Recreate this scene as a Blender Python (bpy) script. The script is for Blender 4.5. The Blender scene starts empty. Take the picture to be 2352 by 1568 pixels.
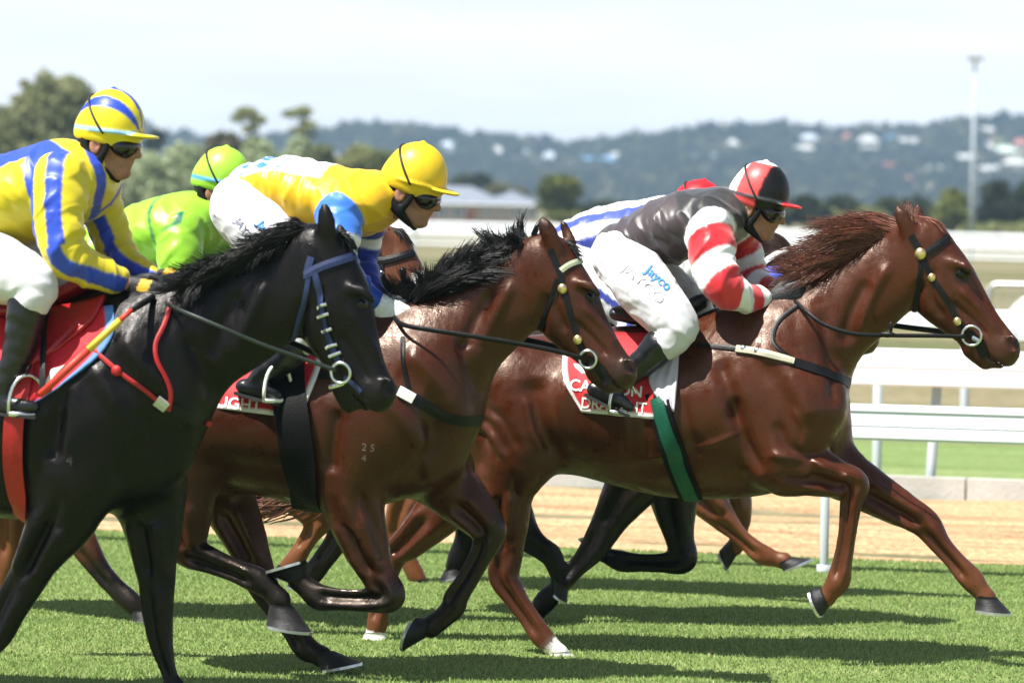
import bpy, bmesh, math, random
import numpy as np
from mathutils import Vector, Matrix
from mathutils.bvhtree import BVHTree

random.seed(7)
RNG = np.random.default_rng(7)
scene = bpy.context.scene
COL = scene.collection

# ------------------------------------------------------------------ camera
FPX = 9831.0            # focal length in units of the 2352-wide view of the photograph
IW, IH = 2352.0, 1568.0
CX, CY = IW / 2, IH / 2
EYE = np.array([0.0, 0.0, 1.70])
PITCH = math.radians(1.853)
ROLL = math.radians(1.0)
YAW = math.radians(15.0)           # the track runs 15 degrees towards the camera
_F = np.array([0, math.cos(PITCH), -math.sin(PITCH)])
_U0 = np.array([0, math.sin(PITCH), math.cos(PITCH)])
_R0 = np.array([1.0, 0, 0])
_R = _R0 * math.cos(ROLL) + _U0 * math.sin(ROLL)
_U = _U0 * math.cos(ROLL) - _R0 * math.sin(ROLL)
TDIR = np.array([math.cos(YAW), -math.sin(YAW), 0.0])
NDIR = np.array([math.sin(YAW), math.cos(YAW), 0.0])

cam_data = bpy.data.cameras.new('camera')
cam = bpy.data.objects.new('camera', cam_data)
COL.objects.link(cam)
cam_data.sensor_width = 36.0
cam_data.lens = FPX / IW * 36.0
cam_data.clip_start = 0.5
cam_data.clip_end = 20000
cam_data.dof.use_dof = True
cam_data.dof.focus_distance = 15.9
cam_data.dof.aperture_fstop = 4.0
m = Matrix.Identity(4)
for i in range(3):
    m[i][0] = _R[i]; m[i][1] = _U[i]; m[i][2] = -_F[i]; m[i][3] = EYE[i]
cam.matrix_world = m
scene.camera = cam

# ------------------------------------------------------------------ sky, sun, exposure
SUN_TO = np.array([-0.50, -0.33, 1.05]); SUN_TO /= np.linalg.norm(SUN_TO)
SUN_EL = math.asin(SUN_TO[2])
SUN_AZ = math.atan2(SUN_TO[0], SUN_TO[1])      # clockwise from +Y
world = bpy.data.worlds.new('World'); scene.world = world
world.use_nodes = True
wn, wl = world.node_tree.nodes, world.node_tree.links
wn.clear()
wout = wn.new('ShaderNodeOutputWorld'); wbg = wn.new('ShaderNodeBackground')
sky = wn.new('ShaderNodeTexSky'); sky.sky_type = 'NISHITA'; sky.sun_disc = False
sky.sun_elevation = SUN_EL; sky.sun_rotation = SUN_AZ
sky.air_density = 1.0; sky.dust_density = 1.2; sky.ozone_density = 1.0
wtc = wn.new('ShaderNodeTexCoord'); wmap = wn.new('ShaderNodeMapping')
wmap.inputs['Scale'].default_value = (4, 4, 34)
wnoise = wn.new('ShaderNodeTexNoise'); wnoise.inputs['Scale'].default_value = 2.2
wnoise.inputs['Detail'].default_value = 6; wnoise.inputs['Roughness'].default_value = 0.55
wramp = wn.new('ShaderNodeValToRGB')
wramp.color_ramp.elements[0].position = 0.36; wramp.color_ramp.elements[0].color = (0.76, 0.76, 0.76, 1)
wramp.color_ramp.elements[1].position = 0.72; wramp.color_ramp.elements[1].color = (1.0, 1.0, 1.0, 1)
wmix = wn.new('ShaderNodeMix'); wmix.data_type = 'RGBA'
wmix.inputs[7].default_value = (10.9, 11.15, 11.55, 1)     # thin bright cloud
wl.new(wtc.outputs['Generated'], wmap.inputs['Vector']); wl.new(wmap.outputs['Vector'], wnoise.inputs['Vector'])
wl.new(wnoise.outputs['Fac'], wramp.inputs['Fac'])
# the veil of thin cloud thickens towards the horizon, where the line of sight through it is longest
wsep = wn.new('ShaderNodeSeparateXYZ'); wl.new(wtc.outputs['Generated'], wsep.inputs['Vector'])
wabs = wn.new('ShaderNodeMath'); wabs.operation = 'ABSOLUTE'; wl.new(wsep.outputs['Z'], wabs.inputs[0])
wadd = wn.new('ShaderNodeMath'); wadd.operation = 'ADD'; wadd.inputs[1].default_value = 0.055; wl.new(wabs.outputs[0], wadd.inputs[0])
wdiv = wn.new('ShaderNodeMath'); wdiv.operation = 'DIVIDE'; wdiv.inputs[0].default_value = 0.098; wdiv.use_clamp = True; wl.new(wadd.outputs[0], wdiv.inputs[1])
wmul = wn.new('ShaderNodeMath'); wmul.operation = 'MULTIPLY'; wl.new(wdiv.outputs[0], wmul.inputs[0]); wl.new(wramp.outputs['Color'], wmul.inputs[1])
wl.new(wmul.outputs[0], wmix.inputs[0])
wl.new(sky.outputs['Color'], wmix.inputs[6]); wl.new(wmix.outputs[2], wbg.inputs['Color'])
wbg.inputs['Strength'].default_value = 0.055
wl.new(wbg.outputs['Background'], wout.inputs['Surface'])

sun_data = bpy.data.lights.new('sun', 'SUN'); sun_data.energy = 5.0; sun_data.angle = math.radians(0.5)
sun_data.color = (1.0, 0.965, 0.90)
sun = bpy.data.objects.new('sun', sun_data); COL.objects.link(sun)
sun.rotation_euler = Vector((-SUN_TO[0], -SUN_TO[1], -SUN_TO[2])).to_track_quat('-Z', 'Y').to_euler()
sun.location = (-8, -10, 20)

vs = scene.view_settings
vs.view_transform = 'Standard'; vs.look = 'None'; vs.gamma = 1.0; vs.use_curve_mapping = False
vs.exposure = 1.0
scene.cycles.use_denoising = True
try:
    scene.cycles.denoiser = 'OPENIMAGEDENOISE'
except Exception:
    pass
scene.cycles.max_bounces = 8
scene.cycles.volume_bounces = 1
scene.cycles.transparent_max_bounces = 8

# ------------------------------------------------------------------ pixels of the photograph to places
def ray(x, y):
    return _F * FPX + _R * (x - CX) - _U * (y - CY)

def G(x, y, z=0.0):
    """ground point seen at (x, y)"""
    r = ray(x, y)
    return EYE + r * ((z - EYE[2]) / r[2])

def AT(x, y, dist):
    """point seen at (x, y) at depth dist (world y)"""
    r = ray(x, y)
    return EYE + r * (dist / r[1])

class Fr:
    """a horse's own frame: X forward, Y away from the camera, Z up"""
    def __init__(self, xref, d):
        self.P0 = np.array([(xref - CX) / FPX * d, d, 0.0]); self.d = d; self.s = FPX / d
    def L(self, x, y, lat=0.0):
        r = ray(x, y)
        t = ((self.P0 - EYE) @ NDIR + lat) / (r @ NDIR)
        p = EYE + r * t - self.P0
        return np.array([p @ TDIR, p @ NDIR, p[2]])
    def local_ray(self, x, y):
        r = ray(x, y); r = r / np.linalg.norm(r)
        o = EYE - self.P0
        return (Vector((o @ TDIR, o @ NDIR, o[2])), Vector((r @ TDIR, r @ NDIR, r[2])))
    def nodes(self, pts, lat=0.0, asp=1.0):
        """(x, y, r[, lat[, asp]]) in picture units -> (n, 5) local nodes"""
        out = []
        for p in pts:
            la = p[3] if len(p) > 3 else lat
            a = p[4] if len(p) > 4 else asp
            q = self.L(p[0], p[1], la)
            out.append([q[0], q[1], q[2], p[2] / self.s, a])
        return np.array(out)
    def place(self, o):
        o.location = Vector(self.P0); o.rotation_euler = (0, 0, -YAW)

# ------------------------------------------------------------------ volumes: smooth unions meshed by surface nets
def catmull(P, sub):
    P = np.asarray(P, float)
    if len(P) < 3 or sub <= 1:
        n = max(sub, 1)
        t = np.linspace(0, len(P) - 1, (len(P) - 1) * n + 1)
        i = np.minimum(t.astype(int), len(P) - 2); f = (t - i)[:, None]
        return P[i] * (1 - f) + P[i + 1] * f
    Q = np.vstack([2 * P[0] - P[1], P, 2 * P[-1] - P[-2]])
    out = []
    for i in range(len(P) - 1):
        p0, p1, p2, p3 = Q[i], Q[i + 1], Q[i + 2], Q[i + 3]
        for j in range(sub):
            t = j / sub
            out.append(0.5 * (2 * p1 + (p2 - p0) * t + (2 * p0 - 5 * p1 + 4 * p2 - p3) * t * t + (3 * p1 - p0 - 3 * p2 + p3) * t ** 3))
    out.append(P[-1])
    return np.array(out)

def smin(a, b, k):
    h = np.clip(0.5 + 0.5 * (b - a) / k, 0, 1)
    return b * (1 - h) + a * h - k * h * (1 - h)

BIG = 0.3
def seg_dist(X, Y, Z, a, b):
    ax, ay, az, ar, aa = a; dx, dy, dz, dr, da = b - a
    L2 = dx * dx + dy * dy + dz * dz + 1e-12
    px, py, pz = X - ax, Y - ay, Z - az
    t = np.clip((px * dx + py * dy + pz * dz) / L2, 0, 1)
    vx = px - t * dx; vy = py - t * dy; vz = pz - t * dz
    r = ar + t * dr; asp = aa + t * da
    s2 = vx * vx + vz * vz
    q = np.sqrt(s2 + (vy / asp) ** 2) + 1e-9
    g = np.sqrt(s2 + (vy / asp ** 2) ** 2) / q
    return (q - r) / np.maximum(g, 0.3), t

class Vol:
    def __init__(self, lo, hi, h):
        self.h = h; self.lo = np.asarray(lo, float)
        n = np.ceil((np.asarray(hi) - self.lo) / h).astype(int) + 1
        self.ax = [(self.lo[i] + h * np.arange(n[i])).astype(np.float32) for i in range(3)]
        self.D = np.full(tuple(n), BIG, np.float32)
    def block(self, lo, hi):
        sl = []
        for i in range(3):
            a = int(max(0, math.floor((lo[i] - self.lo[i]) / self.h))); b = int(min(len(self.ax[i]), math.ceil((hi[i] - self.lo[i]) / self.h) + 1))
            if b <= a: return None, None
            sl.append(slice(a, b))
        X = self.ax[0][sl[0]][:, None, None]; Y = self.ax[1][sl[1]][None, :, None]; Z = self.ax[2][sl[2]][None, None, :]
        return tuple(sl), (X, Y, Z)
    def chain(self, nodes, k=0.03, sub=4, cut=False, marg=None):
        C = catmull(nodes, sub).astype(np.float32); C[:, 3] = np.maximum(C[:, 3], 0.002)
        mg = marg or max(0.05, 1.6 * k)
        R = C[:, 3] * np.maximum(1, C[:, 4]) + mg
        lo = (C[:, :3] - R[:, None]).min(0); hi = (C[:, :3] + R[:, None]).max(0)
        sl, _ = self.block(lo, hi)
        if sl is None: return
        base = [s.start for s in sl]
        tmp = np.full(tuple(s.stop - s.start for s in sl), BIG, np.float32)
        for i in range(len(C) - 1):
            a, b = C[i], C[i + 1]
            l2 = np.minimum(a[:3] - R[i], b[:3] - R[i + 1]); h2 = np.maximum(a[:3] + R[i], b[:3] + R[i + 1])
            s2, g = self.block(l2, h2)
            if s2 is None: continue
            d, _ = seg_dist(*g, a, b)
            v = tmp[tuple(slice(s.start - o, s.stop - o) for s, o in zip(s2, base))]
            np.minimum(v, d, out=v)
        D = self.D[sl]
        self.D[sl] = -smin(-D, tmp, k) if cut else smin(D, tmp, k)
    def ell(self, c, r, k=0.02, R=None, cut=False):
        c = np.asarray(c, float); r = np.asarray(r, float); mg = max(0.03, 1.6 * k)
        e = np.full(3, r.max() + mg) if R is not None else r + mg
        sl, g = self.block(c - e, c + e)
        if sl is None: return
        p = [g[i] - c[i] for i in range(3)]
        if R is not None:
            p = [R[0][i] * p[0] + R[1][i] * p[1] + R[2][i] * p[2] for i in range(3)]
        q = np.sqrt((p[0] / r[0]) ** 2 + (p[1] / r[1]) ** 2 + (p[2] / r[2]) ** 2) + 1e-6
        q2 = np.sqrt((p[0] / r[0] ** 2) ** 2 + (p[1] / r[1] ** 2) ** 2 + (p[2] / r[2] ** 2) ** 2) + 1e-6
        d = (q * (q - 1) / q2).astype(np.float32)
        D = self.D[sl]
        self.D[sl] = -smin(-D, d, k) if cut else smin(D, d, k)
    def torso(self, st, k=0.03):
        """st: rows X, centre z, half height, half width"""
        S = catmull(st, 10); S = S[np.argsort(S[:, 0])]
        mg = 0.14
        lo = [S[0, 0] - mg, -S[:, 3].max() - mg, (S[:, 1] - S[:, 2]).min() - mg]
        hi = [S[-1, 0] + mg, S[:, 3].max() + mg, (S[:, 1] + S[:, 2]).max() + mg]
        sl, (X, Y, Z) = self.block(lo, hi)
        x = X.ravel()
        c = np.interp(x, S[:, 0], S[:, 1]); hh = np.interp(x, S[:, 0], S[:, 2]); w = np.interp(x, S[:, 0], S[:, 3])
        over = np.maximum(np.maximum(S[0, 0] - x, x - S[-1, 0]), 0)
        c, hh, w, over = [a.astype(np.float32)[:, None, None] for a in (c, hh, w, over)]
        zn = (Z - c) / hh
        we = w * (1 - 0.33 * np.clip(zn, 0, 1) ** 2 - 0.10 * np.clip(-zn, 0, 1) ** 2)
        f = np.sqrt((Y / we) ** 2 + zn ** 2) - 1
        gx, gy, gz = np.gradient(f, self.h)
        d = f / np.sqrt(np.minimum(gx * gx, 0.5 * (gy * gy + gz * gz)) + gy * gy + gz * gz + 1e-6)
        d = np.clip(d, -0.2, BIG)
        d = np.where(over > 0, np.sqrt(np.maximum(d, 0) ** 2 + over ** 2), d)
        self.D[sl] = smin(self.D[sl], d.astype(np.float32), k)
    def mesh(self):
        return surface_nets(self.D, self.lo, self.h)

def surface_nets(D, o, h):
    S = D < 0
    n = [s - 1 for s in D.shape]
    cnt = np.zeros(n, np.uint8)
    offs = [(i, j, k) for i in (0, 1) for j in (0, 1) for k in (0, 1)]
    for i, j, k in offs:
        cnt += S[i:i + n[0], j:j + n[1], k:k + n[2]]
    idx = np.argwhere((cnt > 0) & (cnt < 8))
    vals = np.stack([D[idx[:, 0] + a, idx[:, 1] + b, idx[:, 2] + c] for a, b, c in offs], 1)
    P = np.array(offs, np.float32)
    acc = np.zeros((len(idx), 3), np.float32); num = np.zeros(len(idx), np.float32)
    for a in range(8):
        for b in range(a + 1, 8):
            if np.abs(P[a] - P[b]).sum() != 1: continue
            va, vb = vals[:, a], vals[:, b]
            mk = (va < 0) != (vb < 0)
            t = np.where(mk, va / np.where(mk, va - vb, 1), 0)[:, None]
            acc += np.where(mk[:, None], P[a] + (P[b] - P[a]) * t, 0); num += mk
    V = o + h * (idx + acc / num[:, None])
    ids = np.full(n, -1, np.int32); ids[idx[:, 0], idx[:, 1], idx[:, 2]] = np.arange(len(idx))
    Q = []
    e = np.argwhere(S[:-1, 1:-1, 1:-1] != S[1:, 1:-1, 1:-1]); i, j, k = e[:, 0], e[:, 1] + 1, e[:, 2] + 1
    q = np.stack([ids[i, j - 1, k - 1], ids[i, j, k - 1], ids[i, j, k], ids[i, j - 1, k]], 1); fl = ~S[i, j, k]; q[fl] = q[fl][:, ::-1]; Q.append(q)
    e = np.argwhere(S[1:-1, :-1, 1:-1] != S[1:-1, 1:, 1:-1]); i, j, k = e[:, 0] + 1, e[:, 1], e[:, 2] + 1
    q = np.stack([ids[i - 1, j, k - 1], ids[i - 1, j, k], ids[i, j, k], ids[i, j, k - 1]], 1); fl = ~S[i, j, k]; q[fl] = q[fl][:, ::-1]; Q.append(q)
    e = np.argwhere(S[1:-1, 1:-1, :-1] != S[1:-1, 1:-1, 1:]); i, j, k = e[:, 0] + 1, e[:, 1] + 1, e[:, 2]
    q = np.stack([ids[i - 1, j - 1, k], ids[i, j - 1, k], ids[i, j, k], ids[i - 1, j, k]], 1); fl = ~S[i, j, k]; q[fl] = q[fl][:, ::-1]; Q.append(q)
    return V.astype(np.float64), np.vstack(Q)

def relax(V, F, it=2, lam=0.5):
    n = len(V)
    a = np.concatenate([F[:, i] for i in range(4)]); b = np.concatenate([F[:, (i + 1) % 4] for i in range(4)])
    for _ in range(it):
        acc = np.zeros((n, 3)); c = np.zeros(n)
        for ax in range(3):
            acc[:, ax] = np.bincount(a, V[b, ax], n) + np.bincount(b, V[a, ax], n)
        c = np.bincount(a, minlength=n) + np.bincount(b, minlength=n)
        V = V + lam * (acc / np.maximum(c, 1)[:, None] - V)
    return V

def vnormals(V, F):
    nrm = np.cross(V[F[:, 2]] - V[F[:, 0]], V[F[:, 3]] - V[F[:, 1]])
    N = np.zeros_like(V)
    for ax in range(3):
        N[:, ax] = sum(np.bincount(F[:, i], nrm[:, ax], len(V)) for i in range(4))
    return N / (np.linalg.norm(N, axis=1)[:, None] + 1e-12)

_TAB = np.random.default_rng(99).uniform(0, 1, 4096)
def vnoise(P):
    i = np.floor(P).astype(np.int64); f = P - i; f = f * f * (3 - 2 * f)
    def hsh(a, b, c): return _TAB[((i[:, 0] + a) * 73 + (i[:, 1] + b) * 311 + (i[:, 2] + c) * 1013) & 4095]
    r = 0
    for a in (0, 1):
        for b in (0, 1):
            for c in (0, 1):
                r = r + hsh(a, b, c) * (f[:, 0] if a else 1 - f[:, 0]) * (f[:, 1] if b else 1 - f[:, 1]) * (f[:, 2] if c else 1 - f[:, 2])
    return r
def creases(P):
    """soft hollows between narrow pulled folds"""
    w = P + 0.6 * (np.stack([vnoise(P * .7 + 7), vnoise(P * .7 + 31), vnoise(P * .7 + 53)], 1) - .5)
    r = 1 - np.abs(2 * vnoise(w) - 1); r2 = 1 - np.abs(2 * vnoise(w * 2.1 + 17) - 1)
    return (r ** 3 - .25) + .45 * (r2 ** 3 - .25)

def chain_params(V, nodes, sub=4):
    """per vertex: distance, node index, length along, signed in-plane offset"""
    C = catmull(nodes, sub); n = len(V)
    best = np.full(n, 9.0); ti = np.zeros(n); al = np.zeros(n); u = np.zeros(n)
    L = 0.0
    for i in range(len(C) - 1):
        a, b = C[i], C[i + 1]
        d, t = seg_dist(V[:, 0], V[:, 1], V[:, 2], a, b)
        dv = b[:3] - a[:3]; ln = np.linalg.norm(dv)
        mk = d < best
        best[mk] = d[mk]; ti[mk] = ((i + t) / sub)[mk]; al[mk] = (L + t * ln)[mk]
        q = V - (a[:3] + t[:, None] * dv)
        pp = np.array([-dv[2], 0, dv[0]]) / (math.hypot(dv[0], dv[2]) + 1e-9)
        u[mk] = (q @ pp)[mk]
        L += ln
    return best, ti, al, u

# ------------------------------------------------------------------ objects
def link(o, parent=None):
    COL.objects.link(o)
    if parent is not None: o.parent = parent
    return o

def tag(o, label=None, cat=None, group=None, kind=None):
    if label: o['label'] = label
    if cat: o['category'] = cat
    if group: o['group'] = group
    if kind: o['kind'] = kind
    return o

def mesh_np(name, V, F, mat=None, col=None, smooth=True):
    """fast mesh from arrays; F (m,3) or (m,4)"""
    V = np.ascontiguousarray(V, np.float32); F = np.ascontiguousarray(F, np.int32)
    me = bpy.data.meshes.new(name)
    me.vertices.add(len(V)); me.vertices.foreach_set('co', V.ravel())
    me.loops.add(F.size); me.loops.foreach_set('vertex_index', F.ravel())
    me.polygons.add(len(F)); me.polygons.foreach_set('loop_start', np.arange(0, F.size, F.shape[1], dtype=np.int32))
    me.polygons.foreach_set('use_smooth', np.full(len(F), smooth))
    me.update(calc_edges=True)
    if col is not None:
        at = me.color_attributes.new('Col', 'FLOAT_COLOR', 'POINT')
        c = np.ones((len(V), 4), np.float32); c[:, :3] = col
        at.data.foreach_set('color', c.ravel())
    if mat: me.materials.append(mat)
    return me

def obj_np(name, V, F, mat, parent=None, col=None, smooth=True):
    return link(bpy.data.objects.new(name, mesh_np(name, V, F, mat, col, smooth)), parent)

class MB:
    """collects polygons of any size"""
    def __init__(self): self.v = []; self.f = []
    def add(self, V, F):
        o = len(self.v); self.v += [tuple(map(float, p)) for p in V]; self.f += [tuple(i + o for i in f) for f in F]
    def box(self, lo, hi, M=None):
        P = [(x, y, z) for x in (lo[0], hi[0]) for y in (lo[1], hi[1]) for z in (lo[2], hi[2])]
        if M is not None: P = [tuple(M @ Vector(p)) for p in P]
        self.add(P, [(0, 1, 3, 2), (4, 6, 7, 5), (0, 4, 5, 1), (2, 3, 7, 6), (0, 2, 6, 4), (1, 5, 7, 3)])
    def tube(self, P, r, seg=8, cap=True, closed=False, flat=1.0, up=None):
        P = np.asarray(P, float); n = len(P)
        rr = np.full(n, r) if np.isscalar(r) else np.asarray(r, float)
        T = np.gradient(P, axis=0) if not closed else np.roll(P, -1, 0) - np.roll(P, 1, 0)
        T /= np.linalg.norm(T, axis=1)[:, None] + 1e-12
        u = np.array(up if up is not None else (0.13, 0.2, 0.97)); V = []
        for i in range(n):
            s = np.cross(T[i], u); s /= np.linalg.norm(s) + 1e-9
            w = np.cross(s, T[i])
            if up is None: u = w
            for j in range(seg):
                a = 2 * math.pi * j / seg
                V.append(P[i] + rr[i] * (math.cos(a) * s * flat + math.sin(a) * w))
        F = []
        for i in range(n if closed else n - 1):
            k = (i + 1) % n
            for j in range(seg):
                F.append((i * seg + j, i * seg + (j + 1) % seg, k * seg + (j + 1) % seg, k * seg + j))
        if cap and not closed:
            F.append(tuple(range(seg - 1, -1, -1))); F.append(tuple((n - 1) * seg + j for j in range(seg)))
        self.add(V, F)
    def sphere(self, c, r, u=14, v=9):
        r = np.broadcast_to(r, 3); V = [(c[0], c[1], c[2] + r[2])]
        for i in range(1, v):
            for j in range(u):
                p, q = math.pi * i / v, 2 * math.pi * j / u
                V.append((c[0] + r[0] * math.sin(p) * math.cos(q), c[1] + r[1] * math.sin(p) * math.sin(q), c[2] + r[2] * math.cos(p)))
        V.append((c[0], c[1], c[2] - r[2])); n = len(V) - 1; F = [(0, 1 + j, 1 + (j + 1) % u) for j in range(u)]
        for i in range(v - 2):
            for j in range(u):
                a, b = 1 + i * u + j, 1 + i * u + (j + 1) % u
                F.append((a, a + u, b + u, b))
        F += [(n, 1 + (v - 2) * u + (j + 1) % u, 1 + (v - 2) * u + j) for j in range(u)]
        self.add(V, F)
    def build(self, name, mat, parent=None, smooth=False):
        me = bpy.data.meshes.new(name); me.from_pydata(self.v, [], self.f); me.update()
        if smooth: me.polygons.foreach_set('use_smooth', np.full(len(me.polygons), True))
        if mat: me.materials.append(mat)
        return link(bpy.data.objects.new(name, me), parent)

def empty(name, loc=(0, 0, 0)):
    o = bpy.data.objects.new(name, None); o.empty_display_size = 0.2; COL.objects.link(o); o.location = Vector(loc); return o

# ------------------------------------------------------------------ materials
def new_mat(name):
    mt = bpy.data.materials.new(name); mt.use_nodes = True
    return mt, mt.node_tree.nodes, mt.node_tree.links, mt.node_tree.nodes['Principled BSDF']

def mat(name, color, rough=0.6, spec=0.5, var=0.15, vscale=8.0, bump=0.0, bscale=60.0, stretch=(1, 1, 1), metal=0.0, attr=False, coat=0.0, sheen=0.0, bdist=0.01, detail=4):
    """principled material: colour (or the Col attribute) broken up by noise, with fine relief"""
    mt, N, L, b = new_mat(name)
    tc = N.new('ShaderNodeTexCoord'); mp = N.new('ShaderNodeMapping'); mp.inputs['Scale'].default_value = stretch
    L.new(tc.outputs['Object'], mp.inputs['Vector'])
    nz = N.new('ShaderNodeTexNoise'); nz.inputs['Scale'].default_value = vscale; nz.inputs['Detail'].default_value = detail
    L.new(mp.outputs['Vector'], nz.inputs['Vector'])
    mr = N.new('ShaderNodeMapRange'); mr.inputs[1].default_value = 0.25; mr.inputs[2].default_value = 0.75
    mr.inputs[3].default_value = 1 - var; mr.inputs[4].default_value = 1 + var
    L.new(nz.outputs['Fac'], mr.inputs[0])
    mx = N.new('ShaderNodeMix'); mx.data_type = 'RGBA'; mx.blend_type = 'MULTIPLY'; mx.inputs[0].default_value = 1
    if attr:
        at = N.new('ShaderNodeAttribute'); at.attribute_name = 'Col'; L.new(at.outputs['Color'], mx.inputs[6])
    else:
        mx.inputs[6].default_value = (*color, 1)
    L.new(mr.outputs[0], mx.inputs[7]); L.new(mx.outputs[2], b.inputs['Base Color'])
    b.inputs['Roughness'].default_value = rough; b.inputs['Specular IOR Level'].default_value = spec
    b.inputs['Metallic'].default_value = metal; b.inputs['Coat Weight'].default_value = coat; b.inputs['Coat Roughness'].default_value = 0.3
    b.inputs['Sheen Weight'].default_value = sheen
    if bump:
        nb = N.new('ShaderNodeTexNoise'); nb.inputs['Scale'].default_value = bscale; nb.inputs['Detail'].default_value = 5
        L.new(mp.outputs['Vector'], nb.inputs['Vector'])
        bp = N.new('ShaderNodeBump'); bp.inputs['Strength'].default_value = bump; bp.inputs['Distance'].default_value = bdist
        L.new(nb.outputs['Fac'], bp.inputs['Height']); L.new(bp.outputs['Normal'], b.inputs['Normal'])
    return mt

# ------------------------------------------------------------------ ground
def n_of(x, y): return float(G(x, y) @ NDIR)
def on_plane(n, x, y):
    """where the sight line through (x, y) meets the upright plane at offset n along the track: (along, z)"""
    r = ray(x, y); t = (n - EYE @ NDIR) / (r @ NDIR); p = EYE + r * t
    return float(p @ TDIR), float(p[2])
def W(a, n, z=0.0):
    return TDIR * a + NDIR * n + np.array([0, 0, z])

N_DIRT = (n_of(1220, 1258) + n_of(2352, 1297)) / 2
N_KERB = n_of(2100, 1130)
N_GREEN = n_of(2150, 1012)

def ground_mat(name, cols, scale, stretch, fine=60, bump=0.4, rough=0.9, bd=0.02, pos=(0.3, 0.5, 0.7)):
    mt, N, L, b = new_mat(name)
    tc = N.new('ShaderNodeTexCoord'); mp = N.new('ShaderNodeMapping'); mp.inputs['Scale'].default_value = stretch
    L.new(tc.outputs['Object'], mp.inputs['Vector'])
    n1 = N.new('ShaderNodeTexNoise'); n1.inputs['Scale'].default_value = scale; n1.inputs['Detail'].default_value = 7; n1.inputs['Roughness'].default_value = 0.62
    L.new(mp.outputs['Vector'], n1.inputs['Vector'])
    rp = N.new('ShaderNodeValToRGB'); e = rp.color_ramp.elements
    e[0].position = pos[0]; e[0].color = (*cols[0], 1); e[1].position = pos[2]; e[1].color = (*cols[2], 1)
    k = e.new(pos[1]); k.color = (*cols[1], 1)
    L.new(n1.outputs['Fac'], rp.inputs['Fac'])
    n2 = N.new('ShaderNodeTexNoise'); n2.inputs['Scale'].default_value = fine; n2.inputs['Detail'].default_value = 4
    L.new(tc.outputs['Object'], n2.inputs['Vector'])
    mr = N.new('ShaderNodeMapRange'); mr.inputs[1].default_value = 0.3; mr.inputs[2].default_value = 0.7; mr.inputs[3].default_value = 0.72; mr.inputs[4].default_value = 1.28
    L.new(n2.outputs['Fac'], mr.inputs[0])
    mx = N.new('ShaderNodeMix'); mx.data_type = 'RGBA'; mx.blend_type = 'MULTIPLY'; mx.inputs[0].default_value = 1
    L.new(rp.outputs['Color'], mx.inputs[6]); L.new(mr.outputs[0], mx.inputs[7]); L.new(mx.outputs[2], b.inputs['Base Color'])
    b.inputs['Roughness'].default_value = rough; b.inputs['Specular IOR Level'].default_value = 0.15
    bp = N.new('ShaderNodeBump'); bp.inputs['Strength'].default_value = bump; bp.inputs['Distance'].default_value = bd
    L.new(n2.outputs['Fac'], bp.inputs['Height']); L.new(bp.outputs['Normal'], b.inputs['Normal'])
    return mt

M_TURF = ground_mat('turf_soil_and_grass', ((0.105, 0.155, 0.040), (0.150, 0.205, 0.060), (0.205, 0.245, 0.088)), 1.1, (0.35, 1.6, 1), 45)
M_SAND = ground_mat('raked_sand', ((0.26, 0.150, 0.075), (0.47, 0.305, 0.168), (0.55, 0.375, 0.215)), 1.2, (0.22, 3.4, 1), 24, 0.9, 0.95, 0.05)
M_GREEN = ground_mat('watered_grass', ((0.115, 0.170, 0.050), (0.160, 0.225, 0.075), (0.22, 0.26, 0.11)), 0.9, (0.3, 1.5, 1), 30, 0.5)
M_DRY = ground_mat('dry_infield_grass', ((0.088, 0.102, 0.038), (0.165, 0.148, 0.076), (0.230, 0.195, 0.120)), 0.16, (0.10, 1.0, 1), 6, 0.4, pos=(0.36, 0.5, 0.66))

def sheet(name, n0, n1, z, mt, a0=-500.0, a1=500.0, nx=1, ny=1, zf=None):
    xs = np.linspace(a0, a1, nx + 1); ys = np.linspace(n0, n1, ny + 1)
    XX, YY = np.meshgrid(xs, ys, indexing='ij'); ZZ = np.full_like(XX, z) if zf is None else z + zf(XX, YY)
    V = np.stack([XX, YY, ZZ], -1).reshape(-1, 3); i = np.arange(nx)[:, None] * (ny + 1) + np.arange(ny)[None, :]
    F = np.stack([i, i + ny + 1, i + ny + 2, i + 1], -1).reshape(-1, 4)
    o = obj_np(name, V, F, mt); o.rotation_euler = (0, 0, -YAW); return tag(o, kind='structure')

def rolling(n, seed, lx, ly, amp):
    r = np.random.default_rng(seed); K = [(r.normal(0, 1 / lx), r.normal(0, 1 / ly), r.uniform(0, 6.28)) for _ in range(n)]
    return lambda X, Y: amp * sum(np.sin(X * a + Y * b + c) for a, b, c in K) / n ** 0.5

tag(sheet('ground', -40, 1640, -0.040, M_DRY, -1200, 1200), 'pale dry grass infield running back to the hill')
tag(sheet('turf', -30, N_DIRT, 0.0, M_TURF, -500, 500), 'green grass racing surface under the horses')
rut = rolling(14, 3, .8, .09, 0.012)
sd = sheet('dirt_track', N_DIRT - 0.02, N_KERB, -0.030, M_SAND, -14, 14, 200, 90, lambda X, Y: rut(X, Y) * .9)
tag(sd, 'raked pale orange sand training track between the rails')
sheet('dirt_track', N_DIRT - 0.02, N_KERB, -0.036, M_SAND, -500, -14)
sheet('dirt_track', N_DIRT - 0.02, N_KERB, -0.036, M_SAND, 14, 500)
tag(sheet('grass_strip', N_KERB + 0.09, N_GREEN, -0.015, M_GREEN, -500, 500), 'strip of watered green grass behind the kerb')

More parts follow.
